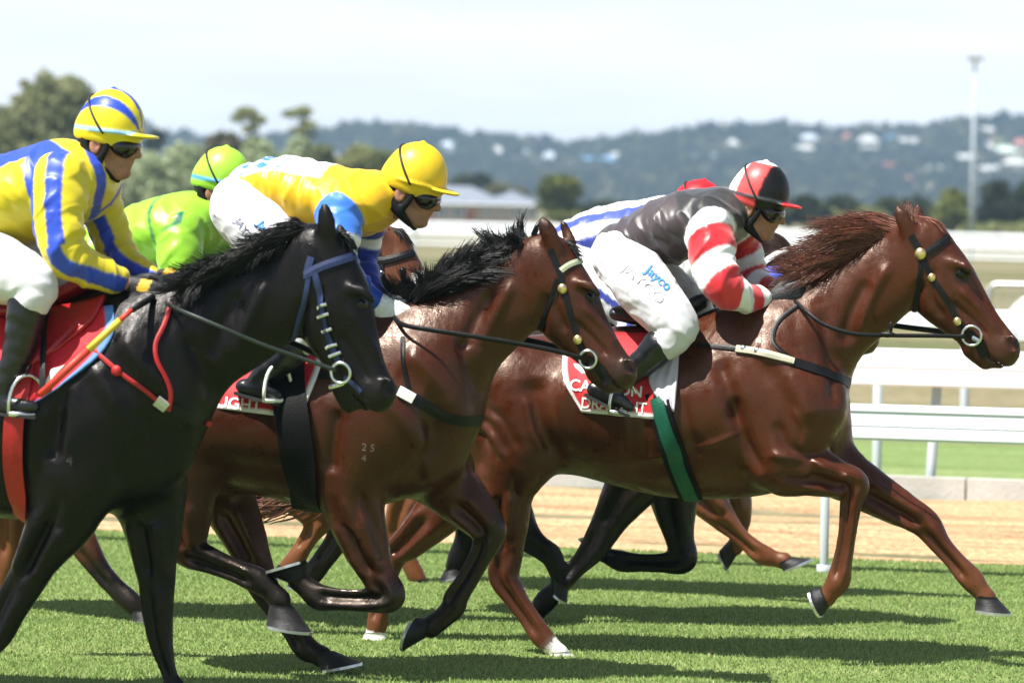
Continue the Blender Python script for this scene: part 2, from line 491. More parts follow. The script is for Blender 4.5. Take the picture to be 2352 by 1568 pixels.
def along_box(mb, n0, n1, z0, z1, a0=-60, a1=60):
    P = [W(a, n, z) for a in (a0, a1) for n in (n0, n1) for z in (z0, z1)]
    mb.add(P, [(0, 1, 3, 2), (4, 6, 7, 5), (0, 4, 5, 1), (2, 3, 7, 6), (0, 2, 6, 4), (1, 5, 7, 3)])
M_KERB = mat('pale_concrete', (0.44, 0.44, 0.41), 0.85, 0.3, 0.18, 3, 0.4, 40)
M_RAIL = mat('white_plastic_rail', (0.80, 0.84, 0.90), 0.35, 0.5, 0.05, 3)
M_RAILPOST = mat('grey_white_post', (0.42, 0.46, 0.48), 0.4, 0.5, 0.10, 5)
M_GALV = mat('galvanised_steel', (0.50, 0.52, 0.54), 0.4, 0.5, 0.15, 8, metal=0.6)
mb = MB()
for k in range(-6, 7):
    along_box(mb, N_KERB, N_KERB + 0.12, -0.06, 0.092, k * 4.0 + 0.006, k * 4.0 + 3.994)
tag(mb.build('kerb', M_KERB), 'low pale concrete kerb behind the sand track', kind='structure')

# blades of grass on the near turf
def grass(name, a0, a1, n0, n1, cnt, hgt, wid, seed):
    r = np.random.default_rng(seed)
    a = r.uniform(a0, a1, cnt); n = r.uniform(n0, n1, cnt)
    clump = 0.5 + 0.5 * np.sin(a * 1.3 + 2 * np.sin(n * 2.1)) * np.sin(n * 5.1 + 1.5 * np.sin(a * .8)); c2 = 0.5 + .5 * np.sin(a * 4.1 + np.sin(n * 9) * 2) * np.sin(n * 13 + np.sin(a * 3))
    h = hgt * r.uniform(.45, 1.2, cnt) * (.7 + .5 * clump); th = r.uniform(0, 6.28, cnt); ln = r.normal(0, .55, cnt) * h; ph = r.uniform(0, 6.28, cnt)
    w = wid * r.uniform(.6, 1.2, cnt)
    dx, dy = np.cos(th) * w, np.sin(th) * w; lx, ly = np.cos(ph) * ln, np.sin(ph) * ln
    V = np.stack([np.stack([a - dx, n - dy, np.zeros(cnt)], 1), np.stack([a + dx, n + dy, np.zeros(cnt)], 1), np.stack([a + lx, n + ly, h], 1)], 1).reshape(-1, 3)
    F = np.arange(cnt * 3).reshape(-1, 3)
    base = np.array([0.310, 0.415, 0.140]); dark = np.array([0.225, 0.325, 0.102]); dry = np.array([0.42, 0.44, 0.21])
    t = np.clip(clump * .45 + c2 * .25 + r.normal(.2, .22, cnt), 0, 1)[:, None]; c = dark + (base - dark) * t
    dm = (r.uniform(0, 1, cnt) < .10)[:, None]; c = np.where(dm, dry, c) * r.uniform(.8, 1.25, (cnt, 1))
    o = obj_np(name, V, F, M_BLADE, None, np.repeat(c, 3, 0), False); o.rotation_euler = (0, 0, -YAW)
    return tag(o, 'short mown green grass blades of the turf track', 'grass', kind='stuff')
def through_mat(name, share):
    mt = mat(name, (1, 1, 1), 0.6, 0.2, 0.05, 2, attr=True); N, L = mt.node_tree.nodes, mt.node_tree.links
    tr = N.new('ShaderNodeBsdfTranslucent'); at = N.new('ShaderNodeAttribute'); at.attribute_name = 'Col'; L.new(at.outputs['Color'], tr.inputs['Color'])
    mx = N.new('ShaderNodeMixShader'); mx.inputs[0].default_value = share
    out = [n for n in N if n.type == 'OUTPUT_MATERIAL'][0]; pb = [n for n in N if n.type == 'BSDF_PRINCIPLED'][0]
    L.new(pb.outputs[0], mx.inputs[1]); L.new(tr.outputs[0], mx.inputs[2]); L.new(mx.outputs[0], out.inputs['Surface']); return mt
M_BLADE = through_mat('grass_blade', .42)
_c = [G(0, 1568), G(2352, 1568), G(0, 1240), G(2352, 1300)]
_a = [p @ TDIR for p in _c]
grass('grass', min(_a) - .6, max(_a) + .6, min(p @ NDIR for p in _c[:2]) - .8, N_DIRT + .02, 300000, 0.0135, 0.0042, 5)

# ------------------------------------------------------------------ running rails
def rail(label, base, top, bot, spacing, a0, a1, pw, lean=0.0, depth=0.10, first=None, group='white running rails along the tracks', beads=True, zb=None):
    n = n_of(*base) if isinstance(base, tuple) else base
    _, zt = on_plane(n, *top); _, zb_ = on_plane(n, *bot)
    ap = on_plane(n, *base)[0] if isinstance(base, tuple) else 0.0
    r = empty('running_rail', W(ap, n, 0)); tag(r, label, 'rail', group)
    r.rotation_euler = (0, 0, -YAW)
    hgt = zt - zb_; d = depth
    # hollow plastic section with a proud lip at the top and a bead half way
    prof = [(-d * .5, zb_ + .012), (-d * .44, zb_), (d * .44, zb_), (d * .5, zb_ + .012), (d * .5, zt - .03), (d * .42, zt), (-d * .40, zt), (-d * .56, zt - .016), (-d * .56, zt - hgt * .17), (-d * .5, zt - hgt * .19)]
    if beads: prof += [(-d * .5, zb_ + hgt * .52), (-d * .47, zb_ + hgt * .505), (-d * .5, zb_ + hgt * .49), (-d * .5, zb_ + hgt * .44), (-d * .53, zb_ + hgt * .425), (-d * .5, zb_ + hgt * .41)]
    L_ = 6.0; x = a0
    while x < a1:
        mb = MB(); k = len(prof); V = [(xx, p[0], p[1]) for xx in (x + .004, x + L_ - .004) for p in prof]
        F = [(i, (i + 1) % k, k + (i + 1) % k, k + i) for i in range(k)] + [tuple(range(k - 1, -1, -1)), tuple(range(k, 2 * k))]
        mb.add(V, F); mb.build('rail_section', M_RAIL, r); x += L_
    me = None; x = math.ceil(a0 / spacing) * spacing
    while x < a1:
        if me is None:
            mb = MB(); w = pw / 2
            mb.tube([(0, .05, -.05), (0, .05, .06), (lean, .03, zb_ + .02)], w, 10, cap=True, up=(1, 0, 0))
            mb.tube([(0, .05, -.03), (0, .05, .035)], w * 1.7, 10, up=(1, 0, 0))
            p = mb.build('post', M_RAILPOST, r, True); me = p.data
        else: p = link(bpy.data.objects.new('post', me), r)
        p.location = (x, 0, 0); x += spacing
    return r, n
R1, N1 = rail('nearest white running rail, on the turf edge behind the leading horse', (1888, 1315), (2115, 932), (2115, 1013), 2.28, -9, 9, .042)
R2, N2 = rail('white rail with slanted posts standing on the sand by the kerb', (2133, 1127), (2115, 834), (2115, 887), 2.6, -9, 9, .06, .035)
R3, N3 = rail('narrow white rail just behind the concrete kerb', (2010, 1095), (2115, 803), (2115, 834), 2.7, -9, 9, .06, 0, .07, beads=False)
R4, N4 = rail('white rail on the dry infield behind the horse muzzle', (2212, 985), (2115, 709), (2115, 752), 3.0, -12, 12, .07)

def two_point(p, q):
    A, B = G(*p), G(*q); d = B - A; L_ = np.linalg.norm(d); return A, d / L_, L_
def far_rail(label, p, q, hs, depth, ext, spacing, pw, name='running_rail', cat='rail', grp='white running rails along the tracks'):
    A, d, L_ = two_point(p, q); nn = np.array([-d[1], d[0], 0]); r = empty(name, A); tag(r, label, cat, grp)
    ang = math.atan2(d[1], d[0]); r.rotation_euler = (0, 0, ang)
    for z0, z1 in hs:
        mb = MB(); mb.box((-ext, -depth / 2, z0), (L_ + ext, depth / 2, z1)); mb.build('rail_section', M_RAIL, r)
    me = None; x = -ext + .3
    while x < L_ + ext:
        if me is None:
            mb = MB(); mb.box((-pw / 2, depth * .6, -.05), (pw / 2, depth * .6 + pw, hs[0][1] - .01)); p_ = mb.build('post', M_RAILPOST, r); me = p_.data
        else: p_ = link(bpy.data.objects.new('post', me), r)
        p_.location = (x, 0, 0); x += spacing
    return r
def g_at(x, ytop, z): return G(x, ytop, z)
def base_px(x, ytop, ztop):
    """picture point of the ground under a point of height ztop seen at (x, ytop)"""
    p = G(x, ytop, ztop); p[2] = 0; v = p - EYE
    return (CX + FPX * (v @ _R) / (v @ _F), CY - FPX * (v @ _U) / (v @ _F))
far_rail('far white double rail across the back of the infield', base_px(1000, 519, .95), base_px(2200, 549, .95), [(.74, .95), (.58, .63)], .08, 30, 4.0, .09)
# pipe fence behind it
far_rail('thin pale pipe fence in front of the far trees', base_px(1000, 508, 1.25), base_px(2200, 534, 1.25), [(1.18, 1.25), (.72, .76)], .05, 40, 3.0, .06, 'pipe_fence', 'fence', 'pipe fences at the back')

# crowd barrier and white cover on the infield
def barrier(x0, ytop, ybot):
    A = G(x0, ybot); s = FPX / A[1]; h = (ybot - ytop) / s; r = empty('crowd_barrier', A); r.rotation_euler = (0, 0, -YAW)
    tag(r, 'galvanised crowd barrier with rounded corners behind the leading horse muzzle', 'barrier')
    L_ = 2.3; c = .12; pts = [(0, 0, .02)] + [(0, 0, h - c)] + [(c * (1 - math.cos(t)), 0, h - c + c * math.sin(t)) for t in np.linspace(.3, 1.57, 5)] + [(L_ - c + c * math.sin(t), 0, h - c + c * math.cos(t)) for t in np.linspace(0, 1.3, 5)] + [(L_, 0, h - c), (L_, 0, .02)]
    mb = MB(); mb.tube(pts, .032, 8, up=(0, 1, 0)); mb.build('frame', M_GALV, r, True)
    mb = MB(); mb.tube([(0, 0, .2), (L_, 0, .2)], .02, 6, up=(0, 1, 0)); mb.build('bottom_rail', M_GALV, r, True)
    me = None
    for i in range(1, 18):
        if me is None:
            mb = MB(); mb.tube([(0, 0, .2), (0, 0, h - .02)], .009, 6, up=(0, 1, 0)); b = mb.build('bar', M_GALV, r); me = b.data
        else: b = link(bpy.data.objects.new('bar', me), r)
        b.location = (L_ * i / 18, 0, 0)
    for x in (.35, L_ - .35):
        mb = MB(); mb.box((x - .02, -.3, .0), (x + .02, .3, .04)); mb.box((x - .02, -.02, .02), (x + .02, .02, .2)); mb.build('foot', M_GALV, r)
barrier(2268, 652, 800)

A = G(2352, 775); mb = MB(); V = []; F = []; u, v_ = 18, 7
for i in range(v_ + 1):
    for j in range(u):
        t = i / v_ * math.pi / 2; q = 2 * math.pi * j / u; rr = math.cos(t) ** .7
        V.append((A[0] + .35 + .62 * rr * math.cos(q) * (1 + .06 * math.sin(3 * q)), A[1] + .5 * rr * math.sin(q), .62 * math.sin(t) - .01))
for i in range(v_):
    for j in range(u): F.append((i * u + j, i * u + (j + 1) % u, (i + 1) * u + (j + 1) % u, (i + 1) * u + j))
mb.add(V, F)
tag(mb.build('ground_cover', mat('white_tarpaulin', (0.78, 0.80, 0.82), 0.5, 0.4, 0.08, 4, 0.5, 6), None, True), 'rounded white tarpaulin cover on the infield under the crowd barrier', 'tarpaulin')

# ------------------------------------------------------------------ trees
M_LEAF = through_mat('tree_leaves', .3)
M_BARK = mat('bark', (0.12, 0.095, 0.075), 0.9, 0.2, 0.3, 6, 0.5, 20, (1, 1, .3))
def leaves(lobes, n, size, cols, rng, shell=0.55):
    """n leaf clumps through ellipsoid lobes (cx, cy, cz, rx, ry, rz)"""
    Lb = np.array(lobes); wt = Lb[:, 3] * Lb[:, 4] * Lb[:, 5]; k = rng.choice(len(Lb), n, p=wt / wt.sum())
    d = rng.normal(0, 1, (n, 3)); d /= np.linalg.norm(d, axis=1)[:, None]; rad = rng.uniform(shell ** 3, 1, n) ** (1 / 3)
    bump_ = 1 + .18 * np.sin(d[:, 0] * 6 + k * 1.7) * np.sin(d[:, 1] * 5 + k) + .12 * np.sin(d[:, 2] * 11 + d[:, 0] * 7)
    P = Lb[k, :3] + d * (rad * bump_)[:, None] * Lb[k, 3:6]
    a = rng.normal(0, 1, (n, 3)); a /= np.linalg.norm(a, axis=1)[:, None]; b = np.cross(a, rng.normal(0, 1, (n, 3))); b /= np.linalg.norm(b, axis=1)[:, None]
    sz = size * rng.uniform(.55, 1.35, (n, 1))
    V = np.stack([P - a * sz * .6, P + b * sz * .42, P + a * sz * .6, P - b * sz * .42], 1).reshape(-1, 3); F = np.arange(4 * n).reshape(-1, 4)
    t = rng.uniform(0, 1, (n, 1)); cl = .5 + .5 * np.sin(P[:, 0:1] * 2.2 + np.sin(P[:, 2:3] * 3) * 2) ; t = np.clip(.6 * t + .4 * cl, 0, 1)
    c = np.array(cols[0]) + (np.array(cols[1]) - np.array(cols[0])) * t; c *= rng.uniform(.75, 1.25, (n, 1))
    return V, F, np.repeat(c, 4, 0)
TS = [100]
def tree(label, dist, lobes, n, size, cols, trunk=None, name='tree', shell=.55, group='trees beyond the racecourse', cat='tree'):
    """lobes in picture units (x, y, rx, ry) at the tree's distance; trunk: (x foot, x top, y top, r)"""
    TS[0] += 1; rng = np.random.default_rng(TS[0]); s = FPX / dist
    Lb = []
    for x, y, rx, ry in lobes:
        p = AT(x, y, dist + rng.uniform(-.4, .4) * rx / s); Lb.append((p[0], p[1], p[2], rx / s, rx / s * .9, ry / s))
    x0, x1, yt, r0 = trunk if trunk else (lobes[0][0], lobes[0][0], lobes[0][1], max(3, lobes[0][2] * .1))
    foot = AT(x0, 480, dist); foot[2] = -.05; topp = AT(x1, yt, dist)
    r = empty(name, foot); tag(r, label, cat, group)
    V, F, c = leaves(Lb, n, size, cols, rng, shell)
    obj_np('crown', V - foot, F, M_LEAF, r, c, False)
    mb = MB(); q = (topp - foot); mid = q * .5 + np.array([rng.uniform(-.1, .1) * q[2] * .3, 0, 0])
    mb.tube([(0, 0, 0), mid * .5, mid, (q + mid) / 2, q], np.array([1.25, 1.0, .8, .6, .35]) * r0 / s, 8)
    for l in Lb[:6]:
        st_ = mid + (q - mid) * rng.uniform(0, .7); e = np.array(l[:3]) - foot
        mb.tube([st_, (st_ + e) / 2 + np.array([0, 0, -.1 * l[5]]), e], np.array([.45, .3, .12]) * r0 / s, 5)
    mb.build('trunk', M_BARK, r, True)
    return r
DKG = ((0.018, 0.030, 0.012), (0.060, 0.078, 0.026)); OLV = ((0.15, 0.18, 0.075), (0.36, 0.38, 0.17)); PAL = ((0.27, 0.33, 0.18), (0.50, 0.56, 0.34)); YLG = ((0.07, 0.095, 0.02), (0.24, 0.26, 0.06))
tree('big dense dark cypress tree rising behind the striped rider', 190, [(130, 245, 95, 74), (60, 300, 72, 76), (188, 268, 42, 78), (110, 380, 125, 95), (195, 370, 50, 90), (20, 400, 70, 80)], 20000, .26, ((0.15, 0.17, 0.075), (0.33, 0.345, 0.165)), (120, 120, 300, 16), shell=.6)
tree('dark tree cut by the frame edge beside the big cypress', 200, [(-15, 300, 40, 50), (-10, 370, 45, 60), (0, 440, 45, 60)], 3500, .3, DKG, (-12, -12, 330, 8))
tree('small bluish tree on the skyline right of the striped cap', 330, [(362, 312, 17, 15), (352, 330, 20, 14)], 700, .35, DKG, (360, 360, 320, 3))
tree('thin gum tree with a flat leaning crown behind the lime cap', 210, [(565, 258, 26, 12), (592, 276, 20, 11), (545, 272, 16, 8), (575, 296, 18, 8), (585, 322, 22, 9)], 900, .22, OLV, (580, 575, 262, 3.5), shell=.2)
tree('sparse airy gum tree on the skyline above the gold jacket', 215, [(670, 262, 24, 9), (695, 256, 22, 13), (708, 285, 22, 11), (685, 300, 22, 8), (715, 310, 14, 9)], 620, .20, OLV, (690, 692, 262, 3), shell=.2)
for lb, lo_, n, c in (
    ('pale olive bush filling the gap right of the striped rider', [(330, 400, 52, 52), (300, 430, 40, 52), (350, 452, 46, 40)], 3600, PAL),
    ('dark shrub low between the striped and lime riders', [(300, 470, 44, 24), (270, 462, 30, 24)], 1500, OLV),
    ('rounded pale green tree just left of the lime cap', [(425, 375, 54, 44), (400, 410, 48, 40), (440, 430, 46, 40)], 3600, PAL),
    ('brownish tree behind the lime cap', [(515, 330, 40, 26), (500, 365, 46, 32), (520, 400, 44, 40)], 2600, ((0.075, 0.075, 0.045), (0.19, 0.17, 0.10))),
    ('greyish green tree behind the gold jacket back', [(590, 345, 38, 22), (600, 380, 46, 34), (570, 400, 40, 30)], 2400, PAL),
    ('tall pale tree below the sparse gum tree', [(690, 335, 26, 20), (680, 365, 36, 26), (660, 395, 40, 26)], 1900, PAL),
    ('round dark green tree behind the gold jacket', [(738, 350, 26, 18), (745, 375, 36, 24)], 1600, OLV),
    ('rounded olive tree left of the yellow cap', [(828, 352, 30, 18), (855, 370, 42, 26), (810, 380, 36, 24)], 2600, OLV),
    ('dark olive tree hidden behind the yellow cap', [(905, 372, 36, 24), (885, 392, 36, 26)], 1800, OLV)):
    tree(lb, 185 + TS[0] % 7 * 3, lo_, int(n * 1.4), .24, c)
for lb, d, lo_, n, c in (
    ('dark tree behind the farmhouse roof ridge', 330, [(1075, 420, 34, 18), (1105, 414, 26, 16), (1050, 430, 26, 14)], 1200, DKG),
    ('tawny tree behind the farmhouse roof', 335, [(1150, 434, 32, 12), (1185, 440, 26, 10)], 900, ((0.10, 0.095, 0.04), (0.22, 0.20, 0.08))),
    ('dark hedge tree right of the cabbage tree', 300, [(1345, 478, 30, 12), (1385, 470, 34, 10), (1420, 474, 30, 10)], 1000, DKG),
    ('dark bushy tree just right of the black cap', 240, [(1850, 478, 40, 30), (1815, 490, 32, 26), (1880, 492, 34, 24)], 1700, DKG),
    ('dark round tree in the belt left of the horse ears', 260, [(1935, 478, 40, 30), (1965, 490, 34, 26)], 1500, DKG),
    ('olive tree in the belt behind the horse mane', 245, [(1900, 505, 40, 24), (1950, 510, 36, 20), (2000, 500, 38, 26)], 1600, OLV),
    ('dark low tree behind the chestnut horse ears', 265, [(2040, 480, 36, 28), (2085, 486, 34, 28), (2115, 480, 30, 30)], 1600, DKG),
    ('yellow green conifer left of the light tower', 225, [(2190, 462, 30, 28), (2180, 492, 40, 28), (2200, 510, 38, 24)], 2200, YLG),
    ('dark tall tree right of the light tower', 235, [(2290, 448, 38, 34), (2300, 488, 52, 38), (2275, 505, 36, 28)], 2400, ((0.014, 0.020, 0.012), (0.045, 0.055, 0.026))),
    ('dark tree at the right edge of the frame', 250, [(2365, 455, 36, 40), (2350, 495, 46, 34)], 1700, DKG),
    ('low olive hedge along the far fence right of the light tower', 200, [(2300, 528, 60, 12), (2240, 530, 40, 9), (2360, 526, 40, 12)], 1300, OLV)):
    tree(lb, d, lo_, n, .30, c)
# cabbage tree with a tuft of long leaves
tree('tufted cabbage tree with a yellow green head by the farmhouse end', 230, [(1285, 425, 46, 24), (1270, 445, 34, 20), (1305, 442, 34, 20), (1280, 472, 44, 16), (1300, 495, 50, 14)], 2600, .30, YLG, (1288, 1286, 430, 9), name='cabbage_tree', shell=.3)

# ------------------------------------------------------------------ farmhouse
def farmhouse():
    d = 285.0; s = FPX / d
    P = lambda x, y: AT(x, y, d)
    L0, L1 = P(905, 464), P(1247, 470); z_e = L0[2]; z_b = -.2; wd = 9.0
    r = empty('farmhouse', ((L0[0] + L1[0]) / 2, d, 0)); tag(r, 'cream single storey farmhouse with grey hipped roof behind the far rail', 'house')
    cx = (L0[0] + L1[0]) / 2; hw = (L1[0] - L0[0]) / 2 - .35
    mw = mat('cream_wall', (0.40, 0.34, 0.27), 0.8, 0.3, 0.08, 1.5); mr_ = mat('grey_roof', (0.19, 0.215, 0.26), 0.6, 0.4, 0.12, 2, 0.3, 8)
    mg = mat('window_glass', (0.16, 0.20, 0.24), 0.12, 0.6, 0.2, 2); mf = mat('white_frame', (0.75, 0.76, 0.76), 0.5, 0.4, 0.05, 3); mbk = mat('red_brick_panel', (0.36, 0.16, 0.11), 0.9, 0.2, 0.25, 4)
    mb = MB(); mb.box((-hw, 0, z_b), (hw, wd, z_e)); mb.build('wall', mw, r)
    # two hips: a taller one on the left, lower wing on the right
    def hip(x0, x1, zr, y0, y1, inset):
        mb = MB(); mb.add([(x0, y0, z_e + .004), (x1, y0, z_e + .004), (x1, y1, z_e + .004), (x0, y1, z_e + .004), (x0 + inset, (y0 + y1) / 2, zr), (x1 - inset, (y0 + y1) / 2, zr),
                           (x0, y0, z_e - .14), (x1, y0, z_e - .14), (x1, y1, z_e - .14), (x0, y1, z_e - .14)],
                          [(0, 1, 5, 4), (1, 2, 5), (2, 3, 4, 5), (3, 0, 4), (0, 6, 7, 1), (1, 7, 8, 2), (2, 8, 9, 3), (3, 9, 6, 0), (9, 8, 7, 6)])
        mb.build('roof', mr_, r)
    hip(-hw - .45, hw * .55, z_e + 1.15, -.45, wd + .4, 2.4); hip(hw * .1, hw + .45, z_e + .92, -.30, wd - .6, 2.6)
    mb = MB(); mb.tube([(-hw - .5, -.5, z_e - .06), (hw + .5, -.5, z_e - .06)], .06, 6, up=(0, 0, 1)); mb.build('gutter', mf, r)
    for x0, x1, y0, y1 in ((1000, 1030, 474, 500), (1036, 1068, 474, 500), (1110, 1132, 475, 494), (1142, 1164, 476, 494), (1176, 1204, 478, 500), (1208, 1236, 478, 500), (950, 985, 474, 500)):
        a, b = P(x0, y1), P(x1, y0); ax, bx = a[0] - cx, b[0] - cx; z0, z1 = a[2], b[2]
        mb = MB(); t = .07
        mb.box((ax, -.06, z0), (ax + t, -.004, z1)); mb.box((bx - t, -.06, z0), (bx, -.004, z1)); mb.box((ax + t, -.06, z1 - t), (bx - t, -.004, z1)); mb.box((ax + t, -.06, z0), (bx - t, -.004, z0 + t)); m_ = (ax + bx) / 2; mb.box((m_ - .03, -.05, z0 + t), (m_ + .03, -.004, z1 - t))
        w = mb.build('window', mf, r)
        mb = MB(); mb.box((ax + t, -.03, z0 + t), (m_ - .03, -.006, z1 - t)); mb.build('pane', mg, w)
        mb = MB(); mb.box((m_ + .03, -.03, z0 + t), (bx - t, -.006, z1 - t)); mb.build('pane', mg, w)
    for x0, x1 in ((990, 1000), (1068, 1090)):
        a, b = P(x0, 508), P(x1, 484); mb = MB(); mb.box((a[0] - cx, -.02, a[2]), (b[0] - cx, -.003, b[2])); mb.build('brick_panel', mbk, r)
farmhouse()

# ------------------------------------------------------------------ light tower
def tower():
    A = AT(2231, 560, 150.0); A[2] = 0; s = FPX / 150.0; h = (560 - 140) / s + 1.0; r = empty('light_tower', A)
    tag(r, 'tall pale grey floodlight tower with a small lamp head at right', 'light tower')
    mt = mat('tower_grey', (0.42, 0.48, 0.54), 0.5, 0.4, 0.06, 1)
    topz = AT(2241, 140, 150.0)[2]; lean = 0.0
    mb = MB(); mb.tube([(0, 0, -.1), (0, 0, topz * .5), (0, 0, topz)], np.array([.085, .07, .045]), 12); mb.build('mast', mt, r, True)
    mb = MB(); mb.box((-.27, -.12, topz), (.27, .12, topz + .05)); mb.build('head_frame', mt, r)
    for x in (-.2, 0, .2):
        mb = MB(); mb.box((x - .075, -.2, topz + .055), (x + .075, -.05, topz + .16)); mb.build('lamp', mat('lamp_housing', (0.3, 0.32, 0.34), .5), r)
tower()

# ------------------------------------------------------------------ the hill, its wood and houses
H0, H1 = 1150.0, 1400.0
def hill_z(x, d):
    u = np.clip((d - H0) / (H1 - H0), 0, 1.25); fx = x / d * FPX + CX
    top = 20.5 + 2.6 * np.sin(fx * .0031 + 1.0) + 1.6 * np.sin(fx * .0083 + .4) - 6.5 * np.exp(-((fx - 480) / 260.0) ** 2) + 2.5 * np.clip((fx - 1300) / 900, 0, 1)
    prof = u * (1 - .16 * np.sin(u * 3.1416)); prof = np.where(u > 1, 1 - (u - 1) * .12, prof)
    return top * prof + 0.8 * np.sin(x * .021) * np.sin(d * .017) * np.clip(u * 4, 0, 1)
nx, ny = 150, 60; xs = np.linspace(-620, 620, nx + 1); ds = np.linspace(H0 - 30, H1 + 230, ny + 1)
XX, YY = np.meshgrid(xs, ds, indexing='ij'); ZZ = hill_z(XX, YY) - .08
i = np.arange(nx)[:, None] * (ny + 1) + np.arange(ny)[None, :]
tag(obj_np('hill', np.stack([XX, YY, ZZ], -1).reshape(-1, 3), np.stack([i, i + ny + 1, i + ny + 2, i + 1], -1).reshape(-1, 4), ground_mat('hill_ground', ((0.045, 0.06, 0.022), (0.08, 0.09, 0.035), (0.14, 0.14, 0.06)), .02, (1, 1, 1), .5, .3)),
    'long wooded hill dotted with houses behind the racecourse', kind='structure')
def hill_at(x, y):
    """place on the hillside seen at (x, y)"""
    r = ray(x, y); r = r / r[1]
    for d in np.arange(H0, H1 + 60, 2.0):
        p = EYE + r * d
        if hill_z(p[0], d) >= p[2]: return p
    return None
rng = np.random.default_rng(21)
HOUSES = [(1074, 331, 63, 'r', 's'), (1110, 343, 40, 'w', 's'), (1180, 328, 59, 't', 's'), (1252, 324, 65, 'w', 'l'), (1027, 349, 36, 'b', 's'), (1030, 363, 30, 'w', 'l'), (1369, 323, 34, 'w', 'l'), (1233, 399, 44, 'w', 's'), (1368, 386, 84, 'B', 'l'),
          (1319, 402, 30, 't', 's'), (1406, 410, 34, 'r', 's'), (1409, 371, 36, 'w', 'l'), (1205, 371, 27, 'b', 's'), (1262, 374, 32, 'b', 's'), (1500, 340, 34, 't', 's'), (1618, 376, 60, 'b', 'l'), (1562, 374, 44, 'w', 'l'), (1858, 333, 52, 'b', 's'), (1944, 334, 37, 'r', 's'),
          (2002, 322, 50, 't', 's'), (1995, 336, 50, 'w', 's'), (2050, 335, 32, 'B', 's'), (2084, 338, 46, 'w', 'l'), (1839, 356, 62, 'w', 'l'), (1989, 368, 30, 'w', 'k'), (2045, 402, 60, 'r', 's'), (2130, 403, 62, 'w', 'l'), (2180, 377, 32, 't', 's'), (2226, 376, 44, 'w', 'l'),
          (2267, 354, 36, 'w', 's'), (2311, 362, 56, 'g', 's'), (2264, 334, 27, 'r', 's'), (2272, 403, 40, 'w', 'l'), (2334, 390, 60, 'w', 's'), (2126, 446, 42, 't', 'l'), (2231, 432, 50, 'b', 's'), (2263, 312, 36, 'w', 'l'), (2064, 427, 50, 'r', 'l'), (2345, 345, 30, 'r', 's'), (1680, 345, 32, 'w', 's'), (760, 372, 34, 'w', 's'), (1140, 362, 30, 'w', 's')]
ROOFS = dict(r=((0.42, 0.15, 0.11), 'red roofed'), w=((0.52, 0.53, 0.53), 'white roofed'), t=((0.55, 0.42, 0.28), 'tan roofed'), b=((0.42, 0.48, 0.56), 'grey blue roofed'), B=((0.13, 0.30, 0.52), 'bright blue roofed'), g=((0.55, 0.66, 0.58), 'pale green roofed'))
RM = {k: mat('house_roof_' + w.split()[0], c, 0.6, 0.4, 0.1, 1) for k, (c, w) in ROOFS.items()}
HW_ = [mat('house_wall_white', (0.70, 0.69, 0.66), 0.8, 0.3, 0.06, 1), mat('house_wall_cream', (0.58, 0.50, 0.40), 0.8, 0.3, 0.06, 1)]
HG = mat('house_window', (0.06, 0.075, 0.09), 0.2, 0.5, 0.1, 1)
house_pts = []
def where(x, y):   # how one finds a house on the hill
    v = 'high near the ridge' if y < 341 else ('half way up' if y < 385 else 'low on the hill')
    for lim, t in ((900, 'left of the yellow cap'), (1060, 'right of the yellow cap'), (1150, 'over the farmhouse ridge'), (1215, 'over the farmhouse right wing'), (1300, 'over the cabbage tree'), (1390, 'right of the cabbage tree'), (1470, 'over the white and blue back'), (1590, 'over the red cap'), (1690, 'left of the leading cap'), (1900, 'right of the black cap'), (1970, 'over the flying mane'),
                   (2020, 'left of the horse ears'), (2070, 'over the horse ears'), (2105, 'right of the horse ears'), (2200, 'left of the light tower'), (2240, 'behind the light tower'), (2285, 'right of the light tower'), (2325, 'over the dark right trees'), (9999, 'at the right frame edge')):
        if x < lim: return v + ' ' + t
SH = dict(s='', l='long ', k='boxy flat ')
for x, y, w, c, shp in HOUSES:
    p = hill_at(x, y + 4)
    if p is None: continue
    s = FPX / p[1]; W_ = w / s; zb = hill_z(p[0], p[1]); D_ = max(5.0, min(9.0, W_ * .8)); hw = W_ / 2; hh = max(2.2, min(3.0, W_ * .24)) * (1.9 if shp == 'k' else 1)
    house_pts.append((p[0], p[1], hw))
    r = empty('house', (p[0], p[1], zb)); tag(r, '%s%s house %s' % (SH[shp], ROOFS[c][1], where(x, y)), 'house', 'houses scattered over the wooded hill')
    mb = MB(); mb.box((-hw, 0, -2), (hw, D_, hh)); mb.build('wall', HW_[int(rng.integers(2))], r)
    ov = .4; rh = {'s': 1.9, 'l': 1.2, 'k': .35}[shp]; ins = min(hw * .8, D_ * .5) if shp != 'l' else .05
    mb = MB(); mb.add([(-hw - ov, -ov, hh + .01), (hw + ov, -ov, hh + .01), (hw + ov, D_ + ov, hh + .01), (-hw - ov, D_ + ov, hh + .01), (-hw - ov + ins, D_ / 2, hh + rh), (hw + ov - ins, D_ / 2, hh + rh)], [(0, 1, 5, 4), (1, 2, 5), (2, 3, 4, 5), (3, 0, 4), (3, 2, 1, 0)]); mb.build('roof', RM[c], r)
    k = max(2, int(W_ / 3)); me = None
    for j in range(k):
        xx = -hw + W_ * (j + .5) / k
        if me is None:
            mb = MB(); mb.box((-.6, -.04, hh * .38), (.6, .02, hh * .8)); wdw = mb.build('window', HG, r); me = wdw.data
        else: wdw = link(bpy.data.objects.new('window', me), r)
        wdw.location.x = xx
